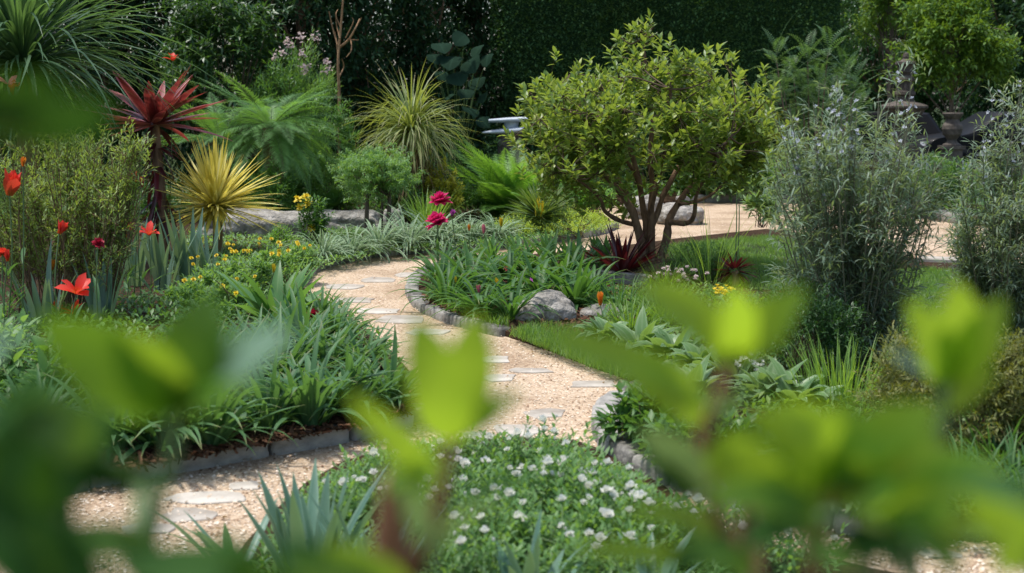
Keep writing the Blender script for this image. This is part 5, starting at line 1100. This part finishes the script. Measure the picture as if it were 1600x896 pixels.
# ------------------------------------------------------------------ stone fountain, urn, sculpture and cars at the back
d = 30.0; u = mpp(d)
p = A(1413, 160, d); t = thing('stone_fountain', "tall brown carved stone fountain with stacked tiers behind the silver shrub", 'fountain', (p[0], d, 0))
zz = lambda y: A(1413, y, d)[2]
q = MB(); lathe(q, [(0, zz(82)), (4 * u, zz(84)), (5 * u, zz(89)), (4.5 * u, zz(92)), (8 * u, zz(95)), (15.5 * u, zz(97)), (16 * u, zz(101)), (12 * u, zz(104)), (10.5 * u, zz(108))], 28); q.build('finial', M['carved'], t)
q = MB(); lathe(q, [(10.5 * u, zz(108)), (11.5 * u, zz(112)), (12 * u, zz(113)), (9 * u, zz(118)), (13 * u, zz(121)), (15 * u, zz(124)), (14 * u, zz(127)), (11 * u, zz(129)), (11.5 * u, zz(142)), (16 * u, zz(143)), (16.5 * u, zz(148)), (13.5 * u, zz(151)), (14.5 * u, zz(158)), (18 * u, zz(160))], 28)
for k in range(14):
    a = k * 6.283 / 14; tube(q, [(11.3 * u * math.cos(a), 11.3 * u * math.sin(a), zz(130)), (11.8 * u * math.cos(a), 11.8 * u * math.sin(a), zz(142))], 1.5 * u, 6)
q.build('column', M['carved'], t)
q = MB(); lathe(q, [(10 * u, zz(158)), (20 * u, zz(160)), (33 * u, zz(164)), (36 * u, zz(166)), (36 * u, zz(169)), (31 * u, zz(173)), (26 * u, zz(181)), (17 * u, zz(186)), (15 * u, zz(192))], 40); q.build('upper_basin', M['carved'], t)
q = MB(); lathe(q, [(15 * u, zz(192)), (20 * u, zz(196)), (17 * u, zz(204)), (21 * u, zz(220)), (30 * u, zz(228)), (30 * u, zz(250)), (36 * u, zz(262)), (36 * u, 0.0)], 32); q.build('pedestal', M['carved'], t)
q = MB(); lathe(q, [(66 * u, 0), (70 * u, 0.05), (70 * u, 0.32), (73 * u, 0.36), (73 * u, 0.44), (66 * u, 0.44), (64 * u, 0.36), (36 * u, 0.3)], 48); q.build('lower_basin', M['carved'], t)
d = 26.5; u = mpp(d); p = A(1488, 200, d); zz = lambda y: A(1488, y, d)[2]
t = thing('stone_urn', "round bellied stone urn on a plinth in front of the black car", 'urn', (p[0], d, 0))
q = MB(); lathe(q, [(0, zz(181)), (12 * u, zz(180)), (15 * u, zz(176)), (16 * u, zz(178)), (14 * u, zz(182)), (10 * u, zz(187)), (11 * u, zz(190)), (15 * u, zz(196)), (16 * u, zz(202)), (14 * u, zz(210)), (9 * u, zz(216)), (7 * u, zz(219)), (9 * u, zz(223)), (14 * u, zz(226)), (14 * u, zz(228))], 32); q.build('urn_body', M['carved'], t)
q = MB(); ztop = zz(228); box(q, (0, 0, ztop - .03), (34 * u, 34 * u, .06)); box(q, (0, 0, (ztop - .06) / 2), (27 * u, 27 * u, ztop - .06)); box(q, (0, 0, .06), (36 * u, 36 * u, .12)); q.build('plinth', M['carved'], t)
# pale curved sculpture
d = 23.0; p = A(795, 200, d); u = mpp(d); zz = lambda y: A(795, y, d)[2]
t = thing('garden_sculpture', "pale blue grey sculpture of two stacked curved slabs on a stone foot beside the hedge", 'sculpture', (p[0], d, 0))
def lens(name, x0, x1, y0, y1, tilt, dep, parent, sharp=1.5, bl=.02):
    q = MB(); n, k = 28, 24; V = []
    for i in range(n + 1):
        a = i / n; x = (x0 + (x1 - x0) * a - 795) * u; w = max(0.02, math.sin(math.pi * min(1, a * 0.7 + bl)) ** (1 / sharp)); zc = zz(y0 + (y1 - y0) * .5 + tilt * (a - .5)); hh = (y1 - y0) * u * .5 * max(.12, w)
        for j in range(k):
            b = j * 6.283 / k; cx, sx = math.cos(b), math.sin(b)
            V.append((x, dep * w * np.sign(cx) * abs(cx) ** .8, zc + hh * np.sign(sx) * abs(sx) ** .6 - (0.015 * w if sx > 0 and abs(cx) < .6 else 0)))
    F = [(i * k + j, i * k + (j + 1) % k, (i + 1) * k + (j + 1) % k, (i + 1) * k + j) for i in range(n) for j in range(k)]
    q.add(V, F, None, 0, True); q.add(V[:k], [list(range(k))[::-1]], None, 0, False); q.add(V[-k:], [list(range(k))], None, 0, False)
    return q.build(name, M['bluestone'], parent)
lens('lower_slab', 753, 836, 199, 210, -6, .30, t); lens('upper_slab', 764, 836, 183.0, 191.5, -3, .28, t, 2.2, .12)
q = MB(); lathe(q, [(8 * u, zz(203)), (10 * u, zz(199)), (11 * u, zz(194)), (11.5 * u, zz(191)), (9 * u, zz(191)), (8 * u, zz(196))], 28, (4 * u, -.06, 0)); q.build('bowl', M['bluestone'], t)
q = MB(); lathe(q, [(0.0, 0), (24 * u, 0), (22 * u, .3), (17 * u, .7), (19 * u, zz(216)), (23 * u, zz(209)), (0, zz(209))], 20, (1 * u, 0, 0)); q.build('stone_foot', M['carved'], t)

def car(label, x, y, rz, seed):
    t = thing('parked_car', label, 'car', (x, y, 0.002), rz)
    prof = [(-2.2, .35), (-2.25, .6), (-2.2, .92), (-2.0, 1.0), (-1.75, 1.38), (-1.5, 1.46), (.25, 1.48), (.55, 1.42), (1.25, 1.02), (2.05, .90), (2.25, .72), (2.28, .4), (2.1, .28), (-2.0, .28)]
    P = smooth_path(prof + prof[:1], 70)[:, :]; q = MB(); k = len(P)
    def wd(z): return np.where(z < .95, .90 - .05 * np.clip((.5 - z) / .3, 0, 1), .90 - (z - .95) * .36)
    lay = []
    for sgn, f in ((-1, 1.0), (-1, .0), (1, 0.0), (1, 1.0)): lay.append(np.c_[P[:, 0] * (1 if f == 0 else .995), sgn * (wd(P[:, 1]) * (1 if f else .93)), P[:, 1]])
    c = np.array([P[:, 0].mean(), 0, .8])
    side = []
    for sgn in (-1, 1):
        inner = np.c_[P[:, 0] * .96, sgn * wd(P[:, 1]), .8 + (P[:, 1] - .8) * .94]; outer = np.c_[P[:, 0], sgn * (wd(P[:, 1]) - .06), P[:, 1]]
        side.append((outer, inner))
    V = np.concatenate([side[0][1], side[0][0], side[1][0], side[1][1]]); i = np.arange(k - 1)
    F = np.concatenate([np.c_[i + a * k, i + 1 + a * k, i + 1 + (a + 1) * k, i + (a + 1) * k] for a in range(3)]); q.add(V, F)
    from mathutils.geometry import tessellate_polygon
    for s_ in (0, 3):
        vv = V[s_ * k:(s_ + 1) * k - 1]; tri = tessellate_polygon([[Vector((a[0], a[2], 0)) for a in vv]]); q.add(vv, tri, None, 0, False)
    q.build('body', M['car'], t)
    for sgn in (-1, 1):
        for x0, x1, tp0, tp1 in ((-1.55, -.72, -1.42, -.70), (-.66, .18, -.64, .14), (.24, 1.02, .22, .48)):
            w = MB(); y0, y1 = sgn * (wd(np.array(1.0)) + .008), sgn * (wd(np.array(1.36)) + .008)
            w.add([(x0, y0, 1.0), (x1, y0, 1.0), (tp1, y1, 1.36), (tp0, y1, 1.36), (x0, y0 - sgn * .03, 1.0), (x1, y0 - sgn * .03, 1.0), (tp1, y1 - sgn * .03, 1.36), (tp0, y1 - sgn * .03, 1.36)],
                  [(0, 1, 2, 3), (4, 7, 6, 5), (0, 4, 5, 1), (2, 6, 7, 3), (1, 5, 6, 2), (0, 3, 7, 4)], None, 0, False); w.build('window', M['glass'], t)
        q = MB(); box(q, (-.1, sgn * .905, .52), (2.4, .03, .05)); q.build('side_trim', M['steel'], t)
        for hx in (-.9, .0): q = MB(); box(q, (hx, sgn * .915, .86), (.2, .03, .035)); q.build('door_handle', M['steel'], t)
        q = MB(); box(q, (2.14, sgn * .66, .74), (.22, .36, .14)); q.build('headlight', M['lamp'], t)
        q = MB(); lathe(q, [(0, -.06), (.06, -.09), (.09, 0), (.06, .09), (0, .06)], 12, (.95, sgn * 1.0, 1.02)); q.build('mirror', M['car'], t)
        for wx in (-1.38, 1.42):
            wh = link('wheel', None, t); w = MB(); a = np.arange(28) * 6.283 / 28
            def ring(pr): return np.concatenate([np.stack([wx + r_ * np.cos(a), 0 * a + sgn * y_, .34 + r_ * np.sin(a)], -1) for r_, y_ in pr])
            pr = [(.22, .70), (.33, .70), (.34, .74), (.34, .88), (.32, .91), (.22, .91)]
            w.add(ring(pr), [(i * 28 + j, i * 28 + (j + 1) % 28, (i + 1) * 28 + (j + 1) % 28, (i + 1) * 28 + j) for i in range(5) for j in range(28)]); w.build('tyre', M['rubber'], wh)
            w = MB(); pr = [(.225, .90), (.20, .895), (.17, .86), (.05, .88), (.01, .88)]
            w.add(ring(pr), [(i * 28 + j, i * 28 + (j + 1) % 28, (i + 1) * 28 + (j + 1) % 28, (i + 1) * 28 + j) for i in range(4) for j in range(28)]); w.build('rim', M['steel'], wh)
    return t
p = A(1580, 200, 33.0); car("black car parked behind the stone urn at the right", p[0], 33.2, R(184), 1)
p = A(1330, 200, 34.5); car("dark car mostly hidden left of the stone fountain", p[0], 34.6, R(178), 2)

# ------------------------------------------------------------------ out of focus shrubs right in front
RIGHTV, UPV, FWDV = np.array([1.0, 0, 0]), np.array([0, SP, CP]), np.array([0, CP, -SP])
NEAR = 0.72
def near_shrub(label, origin, stems, leaves, seed):
    """leaves: base pixel, tip pixel, depth at base, depth at tip, width in pixels, tilt, material"""
    r = RG(seed); o = np.array([origin[0], origin[1], 0.03]); o[:2] *= NEAR; t = thing('leafy_shrub', label, 'shrub', tuple(o))
    for pts, w, mt in stems:
        P = [A(x, y, d * NEAR) - o for x, y, d in pts]; P.append(np.array([P[-1][0] * .35, P[-1][1] * .5, 0.0]))
        s = MB(); tube(s, smooth_path(P, 18), np.linspace(w * mpp(pts[0][2]) * .35, w * mpp(pts[0][2]) * .75, 18), 8); s.build('stem', M[mt], t)
    groups = {}
    for (x0, y0, x1, y1, d0, d1, w, tilt, mt) in leaves: groups.setdefault(mt, []).append((x0, y0, x1, y1, d0, d1, w, tilt))
    for mt, ls in groups.items():
        for (x0, y0, x1, y1, d0, d1, w, tilt) in ls:
            d0 *= NEAR; d1 *= NEAR
            f = MB(); a, b = A(x0, y0, d0), A(x1, y1, d1); L = np.linalg.norm(b - a); T = (b - a) / L
            N = -FWDV * math.cos(R(tilt)) + UPV * math.sin(R(tilt)); N = N - T * T.dot(N); N /= np.linalg.norm(N)
            bend = r.uniform(.05, .75); T2 = T * math.cos(bend / 2) + N * math.sin(bend / 2); N2 = N * math.cos(bend / 2) - T * math.sin(bend / 2)
            blades(f, [a - o], [T2], L * r.uniform(.92, 1.03), w * r.uniform(.74, .92) * mpp((d0 + d1) / 2), bend, 12, 'oval', r.uniform(.1, .35), r.normal(0, .25), 1.0, 0, [N2], r.uniform(.06, .2))
            f.build('leaf', M[mt], t)
    return t
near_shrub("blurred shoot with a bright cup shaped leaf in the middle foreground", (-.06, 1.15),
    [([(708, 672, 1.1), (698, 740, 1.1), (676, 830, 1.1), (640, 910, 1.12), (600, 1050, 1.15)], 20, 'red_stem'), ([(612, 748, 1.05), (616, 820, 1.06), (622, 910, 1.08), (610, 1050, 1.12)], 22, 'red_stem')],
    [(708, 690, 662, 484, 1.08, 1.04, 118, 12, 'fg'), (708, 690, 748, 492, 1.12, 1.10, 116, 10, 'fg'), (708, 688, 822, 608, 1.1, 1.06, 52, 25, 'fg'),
     (688, 752, 512, 632, 1.05, .98, 62, 20, 'fg'), (600, 758, 700, 712, 1.05, 1.0, 66, 15, 'fg'), (640, 800, 655, 706, 1.05, 1.0, 70, 10, 'fg'), (660, 850, 640, 762, 1.0, .95, 60, 70, 'fg_sheen'), (672, 880, 806, 780, 1.02, .95, 70, 75, 'fg_sheen'),
     (690, 800, 852, 738, 1.1, 1.05, 56, 60, 'fg_shade'), (640, 930, 500, 850, .95, .9, 70, 20, 'fg'), (600, 940, 420, 860, .95, .9, 90, 60, 'fg_shade')], 501)
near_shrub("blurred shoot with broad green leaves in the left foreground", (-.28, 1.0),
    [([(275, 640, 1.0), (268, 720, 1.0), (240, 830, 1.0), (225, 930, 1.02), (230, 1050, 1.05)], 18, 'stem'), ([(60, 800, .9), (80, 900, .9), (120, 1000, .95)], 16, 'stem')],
    [(278, 640, 52, 492, 1.0, .92, 150, 15, 'fg_mid'), (278, 640, 330, 448, 1.0, .98, 150, 0, 'fg_mid'), (278, 645, 200, 500, 1.0, .95, 110, 10, 'fg'), (278, 640, 452, 540, 1.0, .95, 110, 55, 'fg_sheen'), (270, 660, 400, 600, 1.0, .94, 70, 35, 'fg'),
     (262, 790, 72, 690, .95, .88, 100, 70, 'fg_sheen'), (60, 830, 30, 600, .9, .85, 140, 20, 'fg_shade'), (70, 800, 190, 640, .9, .92, 110, 30, 'fg_shade'), (245, 850, 10, 850, .9, .82, 80, 25, 'fg_mid'), (420, 905, 180, 880, .85, .8, 120, 30, 'fg_mid'), (150, 700, 20, 620, .84, .8, 130, 20, 'fg_mid'), (-40, 800, 60, 690, .8, .78, 120, 15, 'fg_shade'), (90, 740, 260, 760, .92, .92, 70, 40, 'fg_shade'),
     (240, 900, 440, 850, .9, .85, 110, 60, 'fg_shade'), (200, 930, 20, 890, .85, .8, 120, 50, 'fg_shade'), (150, 930, -60, 780, .8, .78, 150, 20, 'fg_shade'), (330, 940, 180, 858, .84, .8, 110, 20, 'fg_shade'), (60, 940, 60, 800, .8, .78, 120, 20, 'fg_mid'), (430, 950, 350, 868, .84, .8, 110, 25, 'fg_shade'), (540, 950, 440, 880, .86, .82, 80, 25, 'fg_mid'), (-20, 660, 90, 590, .82, .8, 90, 15, 'fg_shade'), (-60, 640, 50, 500, .85, .85, 110, 65, 'fg_sheen'), (-80, 700, 90, 640, .85, .8, 120, 40, 'fg_shade'), (330, 930, 300, 850, .9, .88, 110, 40, 'fg_shade')], 502)
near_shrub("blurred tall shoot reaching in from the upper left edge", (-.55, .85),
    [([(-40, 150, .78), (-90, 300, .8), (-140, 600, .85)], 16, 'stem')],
    [(-50, 170, 196, 165, .78, .70, 150, -48, 'fg_shade'), (-60, 130, 120, 150, .78, .72, 90, -35, 'fg_shade'), (-60, 200, 120, 215, .78, .74, 60, 30, 'fg'), (-70, 260, 20, 330, .78, .76, 60, 30, 'fg_shade')], 503)
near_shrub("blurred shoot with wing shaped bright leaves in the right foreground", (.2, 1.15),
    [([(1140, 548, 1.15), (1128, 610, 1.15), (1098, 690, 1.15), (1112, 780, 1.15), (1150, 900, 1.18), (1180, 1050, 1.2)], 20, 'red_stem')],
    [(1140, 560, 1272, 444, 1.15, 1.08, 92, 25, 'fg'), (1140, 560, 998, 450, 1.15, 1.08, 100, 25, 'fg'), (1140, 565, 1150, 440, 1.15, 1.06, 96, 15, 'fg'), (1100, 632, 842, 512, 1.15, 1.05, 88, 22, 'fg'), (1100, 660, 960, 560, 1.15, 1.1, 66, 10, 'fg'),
     (1122, 660, 1085, 578, 1.12, 1.06, 66, 72, 'fg_sheen'), (1125, 655, 1226, 585, 1.12, 1.05, 70, 72, 'fg_sheen'), (1096, 770, 985, 655, 1.12, 1.04, 92, 70, 'fg_sheen'), (1090, 770, 1000, 690, 1.12, 1.1, 90, 30, 'fg_shade'),
     (1120, 830, 960, 795, 1.1, 1.02, 60, 25, 'fg'), (1130, 880, 860, 850, 1.1, 1.0, 56, 25, 'fg'), (1110, 740, 1200, 660, 1.1, 1.05, 90, 15, 'fg'), (1150, 850, 1040, 890, 1.1, 1.05, 80, 45, 'fg_shade')], 504)
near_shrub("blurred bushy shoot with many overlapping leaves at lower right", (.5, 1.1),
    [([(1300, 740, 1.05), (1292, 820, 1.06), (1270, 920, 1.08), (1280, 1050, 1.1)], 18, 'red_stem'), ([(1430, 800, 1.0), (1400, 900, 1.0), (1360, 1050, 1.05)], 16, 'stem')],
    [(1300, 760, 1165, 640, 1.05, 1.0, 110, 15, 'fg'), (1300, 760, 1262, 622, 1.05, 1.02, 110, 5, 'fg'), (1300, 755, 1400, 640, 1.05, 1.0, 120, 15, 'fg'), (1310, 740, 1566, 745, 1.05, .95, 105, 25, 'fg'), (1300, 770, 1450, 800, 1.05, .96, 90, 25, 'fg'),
     (1290, 780, 1120, 770, 1.05, .98, 90, 15, 'fg'), (1300, 760, 1480, 680, 1.04, 1.02, 80, 25, 'fg'), (1300, 800, 1150, 860, 1.05, 1.0, 90, 50, 'fg_shade'), (1420, 830, 1300, 870, 1.0, .95, 90, 50, 'fg_shade'), (1420, 820, 1560, 850, 1.0, .93, 80, 30, 'fg'),
     (1400, 860, 1260, 800, 1.0, .95, 70, 72, 'fg_sheen'), (1300, 720, 1210, 690, 1.06, 1.1, 80, 40, 'fg_shade'), (1300, 700, 1200, 640, 1.0, .95, 100, 20, 'fg'), (1320, 700, 1470, 640, 1.0, .95, 90, 15, 'fg'), (1380, 820, 1540, 700, 1.0, .95, 100, 20, 'fg'), (1340, 900, 1240, 840, .95, .9, 70, 30, 'fg_mid'), (1290, 700, 1330, 610, 1.02, 1.0, 70, 10, 'fg'), (1240, 790, 1080, 760, 1.0, .96, 80, 20, 'fg'), (1360, 830, 1470, 760, 1.0, .96, 80, 20, 'fg'), (1280, 830, 1200, 740, 1.0, .97, 70, 15, 'fg_mid'), (1500, 900, 1400, 800, .95, .92, 80, 20, 'fg_mid'), (1180, 900, 1060, 850, .95, .92, 70, 30, 'fg_mid'), (1560, 900, 1620, 780, .95, .92, 80, 20, 'fg'), (1370, 740, 1440, 640, 1.02, 1.0, 60, 15, 'fg'), (1220, 760, 1120, 690, 1.03, 1.0, 70, 20, 'fg'), (1620, 800, 1470, 720, .9, .86, 80, 25, 'fg_mid'), (1640, 900, 1488, 770, .95, .88, 110, 20, 'fg'), (1640, 860, 1560, 760, .95, .95, 90, 20, 'fg'), (1230, 800, 1250, 730, 1.1, 1.08, 70, 40, 'fg_shade')], 505)
near_shrub("blurred single shoot with bright leaves at the right before the lawn", (.62, 1.25),
    [([(1482, 585, 1.2), (1470, 680, 1.2), (1450, 800, 1.2), (1430, 1000, 1.25)], 15, 'stem')],
    [(1482, 600, 1500, 432, 1.2, 1.15, 110, 10, 'fg'), (1482, 600, 1405, 462, 1.2, 1.14, 80, 5, 'fg'), (1482, 600, 1556, 448, 1.2, 1.16, 84, 5, 'fg'), (1480, 620, 1380, 540, 1.2, 1.15, 40, 40, 'fg_sheen'), (1478, 640, 1560, 590, 1.2, 1.15, 46, 25, 'fg')], 506)
